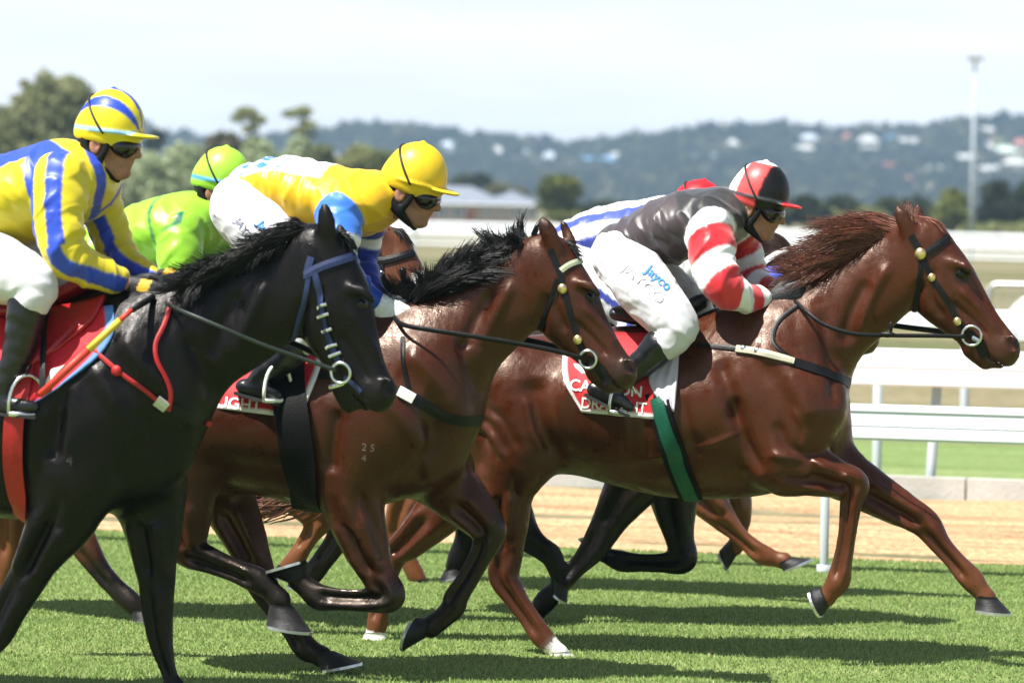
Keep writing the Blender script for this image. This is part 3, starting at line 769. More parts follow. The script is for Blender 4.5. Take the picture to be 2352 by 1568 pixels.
# wood over the hillside: one mass
def hill_wood(n):
    X = []; 
    fx = rng.uniform(-420, IW + 420, n * 3); d = H0 + (H1 + 40 - H0) * rng.uniform(0, 1, n * 3) ** .9; x = (fx - CX) / FPX * d
    keep = np.ones(len(x), bool)
    for hx, hd, hw in house_pts:
        keep &= ~((np.abs(x - hx) < hw + 2.0) & (d < hd + 7) & (d > hd - 34))
    dens = .55 + .45 * np.sin(x * .035 + 1.2 * np.sin(d * .02)) * np.sin(d * .045 + x * .01); keep &= rng.uniform(0, 1, len(x)) < .35 + .65 * dens
    x, d = x[keep][:n], d[keep][:n]; n = len(x); z = hill_z(x, d)
    h = rng.uniform(2.6, 5.6, n) * np.where(d > H1 - 60, 1.1, 1.0); rw = h * rng.uniform(.45, .85, n)
    Vs = []; Cs = []; m_ = 44
    k = rng.normal(0, 1, (n, m_, 3)); k /= np.linalg.norm(k, axis=2)[:, :, None]; rr = rng.uniform(.55, 1.0, (n, m_, 1))
    P = np.stack([x, d, z + h * .55], 1)[:, None, :] + k * rr * np.stack([rw, rw, h * .55], 1)[:, None, :]
    a = rng.normal(0, 1, (n, m_, 3)); a /= np.linalg.norm(a, axis=2)[:, :, None]; b = np.cross(a, rng.normal(0, 1, (n, m_, 3))); b /= np.linalg.norm(b, axis=2)[:, :, None]
    sz = (rw * .55)[:, None, None] * rng.uniform(.6, 1.2, (n, m_, 1))
    V = np.stack([P - a * sz, P + b * sz * 1.3, P + a * sz], 2).reshape(-1, 3); F = np.arange(len(V)).reshape(-1, 3)
    t = rng.uniform(0, 1, (n, 1, 1)); pal = np.array([[0.014, 0.020, 0.012], [0.032, 0.040, 0.017], [0.065, 0.070, 0.030], [0.10, 0.098, 0.048]])
    u = t[:, 0, 0] ** 1.3 * 2.999; iu = u.astype(int); fu = (u - iu)[:, None]; c = pal[iu] * (1 - fu) + pal[np.minimum(iu + 1, 3)] * fu
    c = np.repeat((c[:, None, :] * rng.uniform(.75, 1.25, (n, m_, 1))).reshape(-1, 3), 3, 0)
    tag(obj_np('woodland', V, F, M_LEAF, None, c, False), 'dark gum woodland covering the hill between the houses', 'woodland', kind='stuff')
hill_wood(7000)

# ------------------------------------------------------------------ haze
def haze():
    mt = bpy.data.materials.new('haze_air'); mt.use_nodes = True; N, L = mt.node_tree.nodes, mt.node_tree.links
    N.clear(); out = N.new('ShaderNodeOutputMaterial'); pv = N.new('ShaderNodeVolumePrincipled')
    pv.inputs['Color'].default_value = (0.48, 0.71, 1.0, 1); pv.inputs['Density'].default_value = 0.00029; pv.inputs['Anisotropy'].default_value = 0.2
    L.new(pv.outputs['Volume'], out.inputs['Volume'])
    mb = MB(); mb.box((-1900, -420, -3.2), (1900, 2010, 40.0)); o = mb.build('haze', mt)
    tag(o, 'thin blue haze over the racecourse and hill', 'haze', kind='stuff')
haze()

# ------------------------------------------------------------------ horses
def smooth01(x, a, b):
    t = np.clip((x - a) / (b - a), 0, 1); return t * t * (3 - 2 * t)

def coat_mat(name, gloss=0.46):
    mt, N, L, b = new_mat(name)
    tc = N.new('ShaderNodeTexCoord')
    at = N.new('ShaderNodeAttribute'); at.attribute_name = 'Col'
    nz = N.new('ShaderNodeTexNoise'); nz.inputs['Scale'].default_value = 5; nz.inputs['Detail'].default_value = 6
    L.new(tc.outputs['Object'], nz.inputs['Vector'])
    mr = N.new('ShaderNodeMapRange'); mr.inputs[1].default_value = 0.25; mr.inputs[2].default_value = 0.75
    mr.inputs[3].default_value = 0.72; mr.inputs[4].default_value = 1.28
    L.new(nz.outputs['Fac'], mr.inputs[0])
    mx = N.new('ShaderNodeMix'); mx.data_type = 'RGBA'; mx.blend_type = 'MULTIPLY'; mx.inputs[0].default_value = 1
    L.new(at.outputs['Color'], mx.inputs[6]); L.new(mr.outputs[0], mx.inputs[7]); L.new(mx.outputs[2], b.inputs['Base Color'])
    # sweat: uneven gloss
    n2 = N.new('ShaderNodeTexNoise'); n2.inputs['Scale'].default_value = 16; n2.inputs['Detail'].default_value = 9; n2.inputs['Roughness'].default_value = 0.7
    L.new(tc.outputs['Object'], n2.inputs['Vector'])
    r2 = N.new('ShaderNodeMapRange'); r2.inputs[1].default_value = 0.35; r2.inputs[2].default_value = 0.65
    r2.inputs[3].default_value = 0.20; r2.inputs[4].default_value = 0.56
    L.new(n2.outputs['Fac'], r2.inputs[0]); L.new(r2.outputs[0], b.inputs['Roughness'])
    b.inputs['Specular IOR Level'].default_value = gloss; b.inputs['Specular Tint'].default_value = (1.0, 0.80, 0.68, 1) if gloss > .3 else (1, .96, .95, 1)
    b.inputs['Coat Weight'].default_value = 0.0; b.inputs['Coat Roughness'].default_value = 0.27; b.inputs['Coat IOR'].default_value = 1.4
    # muscle ripples and veins, then hair
    mp = N.new('ShaderNodeMapping'); mp.inputs['Scale'].default_value = (1.0, 1.0, 0.6); mp.inputs['Rotation'].default_value = (0, 0.6, 0)
    L.new(tc.outputs['Object'], mp.inputs['Vector'])
    n3 = N.new('ShaderNodeTexNoise'); n3.inputs['Scale'].default_value = 9; n3.inputs['Detail'].default_value = 2; n3.inputs['Distortion'].default_value = 0.4
    L.new(mp.outputs['Vector'], n3.inputs['Vector'])
    b1 = N.new('ShaderNodeBump'); b1.inputs['Strength'].default_value = 0.45; b1.inputs['Distance'].default_value = 0.014
    L.new(n3.outputs['Fac'], b1.inputs['Height'])
    mp2 = N.new('ShaderNodeMapping'); mp2.inputs['Scale'].default_value = (40, 160, 160); mp2.inputs['Rotation'].default_value = (0, 0.5, 0)
    L.new(tc.outputs['Object'], mp2.inputs['Vector'])
    n4 = N.new('ShaderNodeTexNoise'); n4.inputs['Scale'].default_value = 1.6; n4.inputs['Detail'].default_value = 3
    L.new(mp2.outputs['Vector'], n4.inputs['Vector'])
    b2 = N.new('ShaderNodeBump'); b2.inputs['Strength'].default_value = 0.30; b2.inputs['Distance'].default_value = 0.0025
    # veins standing under the skin, and streaks of wet hair
    mv = N.new('ShaderNodeMapping'); mv.inputs['Scale'].default_value = (1.0, 1.0, 1.5); mv.inputs['Rotation'].default_value = (0, -0.5, 0)
    L.new(tc.outputs['Object'], mv.inputs['Vector'])
    nv = N.new('ShaderNodeTexNoise'); nv.noise_type = 'RIDGED_MULTIFRACTAL'; nv.inputs['Scale'].default_value = 4.2; nv.inputs['Detail'].default_value = 1.2; nv.inputs['Distortion'].default_value = 0.5
    L.new(mv.outputs['Vector'], nv.inputs['Vector'])
    rv = N.new('ShaderNodeMapRange'); rv.interpolation_type = 'SMOOTHSTEP'; rv.inputs[1].default_value = 0.62; rv.inputs[2].default_value = 1.05
    L.new(nv.outputs['Fac'], rv.inputs[0])
    bv = N.new('ShaderNodeBump'); bv.inputs['Strength'].default_value = 0.55; bv.inputs['Distance'].default_value = 0.006
    L.new(rv.outputs[0], bv.inputs['Height']); L.new(b1.outputs['Normal'], bv.inputs['Normal'])
    ms = N.new('ShaderNodeMapping'); ms.inputs['Scale'].default_value = (30, 30, 11); ms.inputs['Rotation'].default_value = (0, 0.35, 0)
    L.new(tc.outputs['Object'], ms.inputs['Vector'])
    ns = N.new('ShaderNodeTexNoise'); ns.inputs['Scale'].default_value = 1.0; ns.inputs['Detail'].default_value = 4; ns.inputs['Roughness'].default_value = 0.65
    L.new(ms.outputs['Vector'], ns.inputs['Vector'])
    bs = N.new('ShaderNodeBump'); bs.inputs['Strength'].default_value = 0.40; bs.inputs['Distance'].default_value = 0.007
    L.new(ns.outputs['Fac'], bs.inputs['Height']); L.new(bv.outputs['Normal'], bs.inputs['Normal'])
    L.new(n4.outputs['Fac'], b2.inputs['Height']); L.new(bs.outputs['Normal'], b2.inputs['Normal'])
    L.new(b2.outputs['Normal'], b.inputs['Normal'])
    return mt

M_COAT = coat_mat('horse_coat'); M_COAT_BLACK = coat_mat('black_horse_coat', 0.24)
M_HOOF = mat('hoof_horn', (0.014, 0.013, 0.014), 0.5, 0.35, 0.35, 30, 0.3, 80, (1, 1, 6))
M_HOOF_WHITE = mat('pale_hoof_horn', (0.72, 0.70, 0.66), 0.55, 0.4, 0.15, 30, 0.3, 80, (1, 1, 6))
M_SHOE = mat('racing_plate', (0.62, 0.64, 0.66), 0.35, 0.5, 0.2, 30, metal=0.85)
M_EYE = mat('eye', (0.004, 0.003, 0.003), 0.12, 0.4, 0.05, 30)
M_MANE_RED = mat('chestnut_hair', (0.135, 0.036, 0.015), 0.45, 0.5, 0.4, 30, sheen=0.1)
M_MANE_BLACK = mat('black_hair', (0.004, 0.0038, 0.004), 0.5, 0.35, 0.4, 30)
M_LEATHER = mat('black_leather', (0.005, 0.005, 0.006), 0.42, 0.25, 0.3, 40, 0.2, 200)
M_BLUE_STRAP = mat('navy_webbing', (0.010, 0.022, 0.085), 0.5, 0.5, 0.25, 60, 0.2, 300)
M_BRASS = mat('brass', (0.75, 0.58, 0.26), 0.28, 0.5, 0.15, 40, metal=0.9)
M_STEEL = mat('steel', (0.62, 0.64, 0.65), 0.25, 0.5, 0.15, 40, metal=0.95)

def build_horse(sp):
    fr = sp['fr']
    st = []
    for x, top, bot, w in sp['torso']:
        a, b = fr.L(x, top), fr.L(x, bot)
        st.append([(a[0] + b[0]) / 2, (a[2] + b[2]) / 2, (a[2] - b[2]) / 2, w])
    st = np.array(st)
    neck = fr.nodes(sp['neck']); head = fr.nodes(sp['head'], lat=0)
    legs = []
    for lg in sp['legs']:
        nd = fr.nodes(lg['n'], lat=lg['lat'], asp=0.82)
        legs.append(nd)
    ears = []
    for e in sp['ears']:
        q = fr.nodes(e, asp=0.5); mid = (q[1] + q[2]) / 2; mid[3] = q[1][3] * .62; q[0][3] *= .72; q[1][3] *= .8; q[2][3] = .004; ears.append(np.vstack([q[:2], mid[None], q[2:]]))
    allp = np.vstack([neck, head] + legs + ears)
    lo = np.minimum((allp[:, :3] - allp[:, 3:4]).min(0), [st[:, 0].min(), -st[:, 3].max(), (st[:, 1] - st[:, 2]).min()]) - 0.05
    hi = np.maximum((allp[:, :3] + allp[:, 3:4]).max(0), [st[:, 0].max(), st[:, 3].max(), (st[:, 1] + st[:, 2]).max()]) + 0.05
    if 'xmin' in sp: lo[0] = max(lo[0], fr.L(sp['xmin'], 900)[0])
    v = Vol(lo, hi, sp.get('h', 0.009))
    v.torso(st, 0.03)
    x1 = sp['torso'][-1]; x0 = sp['torso'][0]; px = sp['fr'].s * 0.001
    ch = sp.get('chest') or [(x1[0] - 5, x1[1] * .80 + x1[2] * .20, 185 * px), (x1[0] + 5, x1[1] * .55 + x1[2] * .45, 172 * px), (x1[0] - 10, x1[1] * .25 + x1[2] * .75, 135 * px)]
    v.chain(fr.nodes(ch, 0, .95), 0.08, 4)
    hh = (x0[2] - x0[1]) / 2
    v.chain(fr.nodes([(x0[0] + hh * .25, x0[1] + hh * .95, hh * .92), (x0[0] + hh * .1, x0[1] + hh * 1.15, hh * .85)], 0, .95), 0.06, 3)
    v.chain(neck, 0.10, 4)
    v.chain(head, 0.035, 4)
    for lg, nd in zip(sp['legs'], legs):
        v.chain(nd[:4], lg.get('k', 0.06), 4)
        v.chain(nd[2:], 0.02, 4)
    for e in ears:
        v.chain(e, 0.015, 4)
    for b in sp.get('bumps', []):        # (px nodes, k, cut)
        v.chain(fr.nodes(b[0]), b[1], 4, cut=b[2])
    V, F = v.mesh(); del v
    V = relax(V, F, 2)
    Nn = vnormals(V, F)
    # muscle and tendon lines: strokes along a traced line, pushed in or out on the near side
    todo = [(catmull(np.array([fr.L(x, y, -0.15) for x, y in pts]), 5)[:, [0, 2]], wpx, dep, None) for pts, wpx, dep in sp.get('strokes', [])]
    for nd, lg in zip(legs, sp['legs']):            # tendon grooves down every cannon, bony knee and hock
        seg = nd[4:-2]
        if len(seg) > 2:
            t = np.gradient(seg[:, [0, 2]], axis=0); t /= np.linalg.norm(t, axis=1)[:, None] + 1e-9; nr = np.stack([t[:, 1], -t[:, 0]], 1)
            for sgn, wd, dp in ((.30, .34, -.0095), (-.45, .30, .005), (.75, .28, .004)):
                todo.append((catmull(np.column_stack([seg[:, [0, 2]] + nr * (sgn * seg[:, 3:4]), np.zeros(len(seg))]), 4)[:, :2], wd * seg[:, 3].mean() * fr.s, dp, lg['lat']))
        fa = nd[2:5]; t = fa[-1, [0, 2]] - fa[0, [0, 2]]; t /= np.linalg.norm(t) + 1e-9; nr = np.array([t[1], -t[0]])
        for sgn, wd, dp in ((.12, .20, -.0115), (-.45, .24, .008), (.6, .22, .007)):
            todo.append((fa[:, [0, 2]] + nr * (sgn * fa[:, 3:4]), wd * fa[:, 3].mean() * fr.s, dp, lg['lat']))
    for P, wpx, dep, latc in todo:
        Q = V[:, [0, 2]]; w = wpx / fr.s
        bb = (Q[:, 0] > P[:, 0].min() - 3 * w) & (Q[:, 0] < P[:, 0].max() + 3 * w) & (Q[:, 1] > P[:, 1].min() - 3 * w) & (Q[:, 1] < P[:, 1].max() + 3 * w) & (Nn[:, 1] < 0.0)
        bb &= (V[:, 1] < 0.03) if latc is None else (np.abs(V[:, 1] - latc) < 0.09)
        ii = np.nonzero(bb)[0]
        if not len(ii): continue
        best = np.full(len(ii), 9.0); tt = np.zeros(len(ii))
        for i in range(len(P) - 1):
            d = P[i + 1] - P[i]; L2 = d @ d + 1e-12
            t = np.clip(((Q[ii] - P[i]) @ d) / L2, 0, 1)
            e = np.linalg.norm(Q[ii] - P[i] - t[:, None] * d, axis=1)
            mk = e < best; best[mk] = e[mk]; tt[mk] = (i + t[mk]) / (len(P) - 1)
        fade = np.clip(np.sin(np.pi * np.clip(tt, 0.02, 0.98)) * 2.2, 0, 1)
        amt = 2.0 * dep * np.exp(-(best / w) ** 2) * fade * np.clip(-Nn[ii, 1] * 1.6, 0, 1)
        V[ii] += Nn[ii] * amt[:, None]
    V = relax(V, F, 1, 0.4)
    # coat colours: body, dark points, white marks
    c0 = np.array(sp['coat']); dk = np.array(sp.get('points', c0 * 0.25))
    colv = np.tile(c0, (len(V), 1))
    body_top = st[:, 1].mean()
    bl = smooth01(V[:, 2], body_top - 0.55, body_top + 0.1)[:, None]
    for lg, nd in zip(sp['legs'], legs):
        d, ti, al, u = chain_params(V, nd[2:], 3)
        near = smooth01(-d, -0.03, -0.012)
        if 'dark' in lg:
            m_ = near * smooth01(ti + 2, lg['dark'] - 0.7, lg['dark'] + 0.7)
            colv += (dk - colv) * m_[:, None]
        if 'tint' in lg:
            m_ = near * smooth01(ti + 2, 1.5, 3.0)
            colv += (np.array(lg['tint']) - colv) * m_[:, None]
        if 'tint2' in lg:
            m_ = near * smooth01(ti + 2, 4.5, len(nd) - 2.0)
            colv += (np.array(lg['tint2']) - colv) * m_[:, None]
        if 'white' in lg:
            m_ = near * smooth01(ti + 2, lg['white'] - 0.25, lg['white'] + 0.25)
            colv += (np.array([0.75, 0.73, 0.7]) - colv) * m_[:, None]
    d, ti, al, u = chain_params(V, head, 3)
    nh = len(head) - 1
    m_ = smooth01(-d, -0.03, -0.01) * smooth01(ti, nh - 1.7, nh - 0.1) * sp.get('muzzle_dark', 0.8)
    colv += (np.array([0.014, 0.012, 0.012]) - colv) * m_[:, None]
    for e in ears:
        d, ti, al, u = chain_params(V, e, 2)
        m_ = smooth01(-d, -0.02, -0.008) * smooth01(ti, 0.6, 1.6) * 0.6
        colv += (dk * 0.8 - colv) * m_[:, None]
    for (x, y, r, c) in sp.get('spots', []):
        q = fr.L(x, y, -0.1); d = np.hypot(V[:, 0] - q[0], V[:, 2] - q[2]) / (r / fr.s)
        m_ = smooth01(-d, -1.3, -0.7); colv += (np.array(c) - colv) * m_[:, None]
    o = obj_np('horse', V, F, M_COAT_BLACK if sp.get('black') else M_COAT, None, colv)
    fr.place(o)
    tag(o, sp['label'], 'horse', 'racehorses at full gallop on the turf')
    H = dict(o=o, fr=fr, V=V, F=F, bvh=BVHTree.FromPolygons([tuple(p) for p in V], [tuple(f) for f in F]), st=st, tag=sp['tag'])
    # hooves
    for lg in sp['legs']:
        if 'hoof' in lg:
            cor, toe, heel = [fr.L(p[0], p[1], lg.get('hlat', lg['lat'])) for p in lg['hoof']]
            make_hoof(o, cor, toe, heel, M_HOOF_WHITE if lg.get('pale') else M_HOOF)
    # eye
    if 'eye' in sp:
        x, y, r = sp['eye']
        h = hit(H, x, y)
        if h is not None:
            p, n = h
            mb = MB(); mb.sphere(p - n * (r / fr.s) * 0.55, r / fr.s, 16, 10); mb.build('eye', M_EYE, o, True)
    return H

def make_hoof(par, cor, toe, heel, mt):
    S = (toe + heel) / 2; u = (toe - heel) / 2; un = u / np.linalg.norm(u)
    yv = np.array([0, 1.0, 0]); hw = min(0.062, np.linalg.norm(u) * 0.95)
    V = []; n = 18
    for t, ru, rl in ((0, 0.037, 0.037), (0.25, None, None), (0.6, None, None), (1.0, None, None)):
        for j in range(n):
            a = 2 * math.pi * j / n
            ca, sa = math.cos(a), math.sin(a)
            top = cor + un * ca * 0.038 + yv * sa * 0.037
            bot = S + u * ca + yv * sa * hw * (1.0 if ca > -0.2 else 0.86)
            V.append(top * (1 - t) + bot * t)
    mb = MB(); F = []
    for r in range(3):
        for j in range(n):
            F.append((r * n + j, r * n + (j + 1) % n, (r + 1) * n + (j + 1) % n, (r + 1) * n + j))
    F.append(tuple(range(n))); F.append(tuple(range(4 * n - 1, 3 * n - 1, -1)))
    mb.add(V, F); h = mb.build('hoof', mt, par, True)
    nrm = S - cor; nrm -= un * (nrm @ un); nrm /= np.linalg.norm(nrm) + 1e-9
    mb = MB(); V = []; F = []; m_ = 15
    for j in range(m_):
        a = -2.45 + 4.9 * j / (m_ - 1)
        for q in (1.03, 0.74):
            for dz in (0.0, 0.010):
                V.append(S + u * math.cos(a) * q + yv * math.sin(a) * hw * q + nrm * (dz - 0.002))
    for j in range(m_ - 1):
        a, b = 4 * j, 4 * j + 4
        F += [(a, b, b + 1, a + 1), (a + 2, a + 3, b + 3, b + 2), (a, a + 2, b + 2, b), (a + 1, b + 1, b + 3, a + 3)]
    mb.add(V, F); mb.build('shoe', M_SHOE, h)

def hit(H, x, y):
    o, d = H['fr'].local_ray(x, y)
    p, n, i, t = H['bvh'].ray_cast(o, d)
    if p is None: return None
    n = np.array(n); p = np.array(p)
    if n @ np.array(d) > 0: n = -n
    return p, n

def dense(pts, step=7.0):
    P = catmull(np.array(pts, float), 8) if len(pts) > 2 else np.array(pts, float)
    seg = np.linalg.norm(np.diff(P, axis=0), axis=1); L = np.concatenate([[0], np.cumsum(seg)])
    n = max(2, int(L[-1] / step) + 1); t = np.linspace(0, L[-1], n)
    return np.stack([np.interp(t, L, P[:, 0]), np.interp(t, L, P[:, 1])], 1)

def strap(H, pts, wpx, name, mt, parent, thick=0.0035, off=0.0025, col=None):
    """a strap lying on the horse along the line seen in the picture"""
    P, N = [], []
    for x, y in dense(pts):
        h = hit(H, x, y)
        if h is None:
            continue
        P.append(h[0]); N.append(h[1])
    if len(P) < 2: return None
    P = np.array(P); N = np.array(N)
    if len(P) > 4:
        for _ in range(3):
            P[1:-1] = P[1:-1] * 0.5 + (P[:-2] + P[2:]) * 0.25; N[1:-1] = N[1:-1] * 0.5 + (N[:-2] + N[2:]) * 0.25
    N /= np.linalg.norm(N, axis=1)[:, None]
    T = np.gradient(P, axis=0); T /= np.linalg.norm(T, axis=1)[:, None] + 1e-9
    S = np.cross(T, N); S /= np.linalg.norm(S, axis=1)[:, None] + 1e-9
    w = wpx / H['fr'].s / 2
    V = []; F = []
    for p, n, s in zip(P, N, S):
        for a, b in ((-1, off), (-1, off + thick), (0, off + thick * 1.35), (1, off + thick), (1, off)):
            V.append(p + s * w * a + n * b)
    for i in range(len(P) - 1):
        for j in range(4):
            F.append((i * 5 + j, i * 5 + j + 1, i * 5 + j + 6, i * 5 + j + 5))
    F += [(4, 3, 2, 1, 0), tuple(5 * (len(P) - 1) + j for j in range(5))]
    mb = MB(); mb.add(V, F)
    return mb.build(name, mt, parent, False)

def ring(H, x, y, rpx, name, mt, parent, tube=0.006, lift=0.014, tilt=0.0):
    h = hit(H, x, y)
    p, n = h if h else (H['fr'].L(x, y, -0.08), np.array([0, -1.0, 0]))
    n = np.array([n[0] * 0.3, -1.0, n[2] * 0.3 + tilt]); n /= np.linalg.norm(n)
    a = np.cross(n, [0, 0, 1.0]); a /= np.linalg.norm(a); b = np.cross(a, n)
    r = rpx / H['fr'].s; c = p + n * lift
    mb = MB(); mb.tube([c + r * (math.cos(t) * a + math.sin(t) * b) for t in np.linspace(0, 2 * math.pi, 25)[:-1]], tube, 6, closed=True)
    return mb.build(name, mt, parent, True)

def stud(H, x, y, rpx, name, mt, parent, flat=0.6):
    h = hit(H, x, y)
    if h is None: return None
    p, n = h; r = rpx / H['fr'].s
    mb = MB(); mb.sphere(p + n * 0.008, (r, r * flat, r), 12, 8)
    return mb.build(name, mt, parent, True)

def patch(H, left, right, nu, nv, off, name, mt, parent, colf=None, thick=0.004, bvh=None):
    """a cloth lying on the horse between two traced edges"""
    def resam(E):
        P = catmull(np.array(E, float), 6) if len(E) > 2 else np.array(E, float)
        seg = np.linalg.norm(np.diff(P, axis=0), axis=1); L = np.concatenate([[0], np.cumsum(seg)]); t = np.linspace(0, L[-1], nv + 1)
        return np.stack([np.interp(t, L, P[:, 0]), np.interp(t, L, P[:, 1])], 1)
    A, B = resam(left), resam(right)
    grid = np.zeros((nv + 1, nu + 1, 3)); nor = np.zeros_like(grid); ok = np.zeros((nv + 1, nu + 1), bool)
    for j in range(nv + 1):
        for i in range(nu + 1):
            q = A[j] + (B[j] - A[j]) * i / nu
            h = hit(H, q[0], q[1])
            if h is not None: grid[j, i], nor[j, i] = h; ok[j, i] = True
            else: grid[j, i] = H['fr'].L(q[0], q[1], -0.05); nor[j, i] = (0, -0.3, 0.95)
    for _ in range(3):
        for ax in range(3):
            for arr in (grid, nor):
                g = arr[:, :, ax]; g2 = g.copy()
                g2[1:-1, 1:-1] = g[1:-1, 1:-1] * 0.4 + 0.15 * (g[:-2, 1:-1] + g[2:, 1:-1] + g[1:-1, :-2] + g[1:-1, 2:]); arr[:, :, ax] = g2
    nor /= np.linalg.norm(nor, axis=2)[:, :, None] + 1e-9
    u = np.linspace(0, 1, nu + 1)[None, :].repeat(nv + 1, 0); vv = np.linspace(0, 1, nv + 1)[:, None].repeat(nu + 1, 1)
    wave = 0.004 * np.sin(u * 17 + vv * 5) * vv + 0.003 * np.sin(u * 7 - vv * 9)
    top = (grid + nor * (off + thick + wave)[:, :, None]).reshape(-1, 3); bot = (grid + nor * (off * 0.2)).reshape(-1, 3)
    n = (nu + 1) * (nv + 1); F = []
    for j in range(nv):
        for i in range(nu):
            a = j * (nu + 1) + i; F.append((a, a + 1, a + nu + 2, a + nu + 1)); F.append((n + a, n + a + nu + 1, n + a + nu + 2, n + a + 1))
    edge = [j * (nu + 1) for j in range(nv + 1)] + [nv * (nu + 1) + i for i in range(1, nu + 1)] + [j * (nu + 1) + nu for j in range(nv - 1, -1, -1)] + [i for i in range(nu - 1, 0, -1)]
    for a, b in zip(edge, edge[1:] + edge[:1]): F.append((a, b, n + b, n + a))
    V = np.vstack([top, bot]); F = np.array(F)
    nn = vnormals(V, F)
    if (nn[:n] * nor.reshape(-1, 3)).sum() < 0: F = F[:, ::-1]
    cv = None
    if colf is not None:
        c1 = np.array([colf(a, b) for a, b in zip(u.ravel(), vv.ravel())]); cv = np.vstack([c1, c1])
    o = obj_np(name, V, F, mt, parent, cv)
    pb = dict(fr=H['fr'], bvh=BVHTree.FromPolygons([tuple(p) for p in V], [tuple(f) for f in F]))
    return o, pb

def text_on(S, text, x, y, hpx, ang, name, mt, parent, off=0.004, bold=0.02, xs=1.0):
    """lettering printed on a surface; S has fr and bvh; (x, y) centre, hpx capital height"""
    cu = bpy.data.curves.new('lettering', 'FONT'); cu.body = text; cu.align_x = 'CENTER'; cu.align_y = 'CENTER'; cu.size = 1.0
    cu.offset = bold; cu.resolution_u = 3
    ob = bpy.data.objects.new('lettering', cu); COL.objects.link(ob)
    dg = bpy.context.evaluated_depsgraph_get(); me = bpy.data.meshes.new_from_object(ob.evaluated_get(dg))
    COL.objects.unlink(ob); bpy.data.objects.remove(ob); bpy.data.curves.remove(cu)
    bm = bmesh.new(); bm.from_mesh(me); bmesh.ops.triangulate(bm, faces=bm.faces[:])
    bmesh.ops.subdivide_edges(bm, edges=[e for e in bm.edges if e.calc_length() > 0.25], cuts=2)
    bmesh.ops.triangulate(bm, faces=bm.faces[:])
    sc = hpx / 0.70; ca, sa = math.cos(ang), math.sin(ang); bad = []
    for vtx in bm.verts:
        a, b = vtx.co.x * sc * xs, -vtx.co.y * sc
        h = hit(S, x + a * ca - b * sa, y + a * sa + b * ca)
        if h is None: bad.append(vtx)
        else: vtx.co = Vector(h[0] + h[1] * off)
    bmesh.ops.delete(bm, geom=bad, context='VERTS')
    bm.to_mesh(me); bm.free(); me.materials.clear(); me.materials.append(mt)
    me.name = name
    return link(bpy.data.objects.new(name, me), parent)

def hair(H, guides, n, name, mt, parent, w=0.006, jit=0.02, latj=0.03, m=9, seed=1, tmin=0.55, curl=0.0, wide=1.0, locks=0):
    """tapering locks between guide lines traced in the picture (each: list of (x, y, lat))"""
    rng = np.random.default_rng(seed); fr = H['fr']
    Gd = []
    for g in guides:
        P = np.array([fr.L(p[0], p[1], p[2] if len(p) > 2 else 0.0) for p in g]); P = catmull(P, 6)
        t = np.linspace(0, len(P) - 1, m); i = np.minimum(t.astype(int), len(P) - 2); f = (t - i)[:, None]
        Gd.append(P[i] * (1 - f) + P[i + 1] * f)
    Gd = np.array(Gd); k = len(Gd) - 1
    s = rng.uniform(0, max(k, 1e-6), n) if k else np.zeros(n)
    if locks:
        li = rng.integers(0, locks, n); ls = (np.arange(locks) + rng.uniform(.1, .9, locks)) / locks * k
        s = np.clip(ls[li] + rng.normal(0, .30 * k / locks, n), 0, k)
    i = np.minimum(s.astype(int), max(k - 1, 0)); f = (s - i)[:, None, None]
    P = Gd[i] * (1 - f) + Gd[np.minimum(i + 1, k)] * f
    tt = np.linspace(0, 1, m)[None, :, None]
    end = rng.uniform(tmin, 1.08, n)[:, None, None]
    # shorten each lock to its own length
    idx = np.clip(tt * end * (m - 1), 0, m - 1.001); i0 = idx.astype(int)[:, :, 0]; ff = idx - i0[:, :, None]
    ar = np.arange(n)[:, None]
    P = P[ar, i0] * (1 - ff) + P[ar, np.minimum(i0 + 1, m - 1)] * ff
    off = rng.normal(0, 1, (n, 1, 3)) * np.array([jit, latj, jit]); off2 = rng.normal(0, 1, (n, 1, 3)) * np.array([jit, latj, jit])
    ph = rng.uniform(0, 6.28, (n, 1, 1)); fq = rng.uniform(1.0, 2.2, (n, 1, 1))
    if locks:
        lo_ = rng.normal(0, 1, (locks, 1, 3)) * np.array([jit, latj, jit]); ph = rng.uniform(0, 6.28, (locks, 1, 1))[li] + rng.normal(0, .25, (n, 1, 1)); fq = rng.uniform(.8, 1.5, (locks, 1, 1))[li]
        P = P + off * 0.35 * (1 - .75 * tt ** 1.2) + lo_[li] * tt ** 1.3 * 1.7 + off2 * tt ** 3 * .35
    else:
        P = P + off * 0.25 + off2 * tt ** 1.4 * 1.2
    P[:, :, 2:3] += (curl + jit * 0.35) * np.sin(ph + tt * 6.28 * fq) * tt
    P[:, :, 0:1] += (curl + jit * 0.35) * np.cos(ph * 1.7 + tt * 6.28 * fq) * tt * 0.6
    T = np.gradient(P, axis=1); T /= np.linalg.norm(T, axis=2)[:, :, None] + 1e-9
    up = np.array([0, 1.0, 0.15]); Sd = np.cross(T, up); Sd /= np.linalg.norm(Sd, axis=2)[:, :, None] + 1e-9; W = np.cross(Sd, T)
    wd = w * rng.uniform(0.6, 1.3, (n, 1, 1)) * (1 - tt ** 2.5 * 0.9)
    ring_ = [Sd * wd * wide, -0.5 * Sd * wd * wide + 0.5 * W * wd, -0.5 * Sd * wd * wide - 0.5 * W * wd]
    V = np.stack([P + r for r in ring_], 2).reshape(-1, 3)
    base = (np.arange(n)[:, None] * m + np.arange(m - 1)[None, :]) * 3
    F = []
    for j in range(3):
        a = base + j; b = base + (j + 1) % 3
        F.append(np.stack([a, b, b + 3, a + 3], -1).reshape(-1, 4))
    return obj_np(name, V, np.vstack(F), mt, parent)

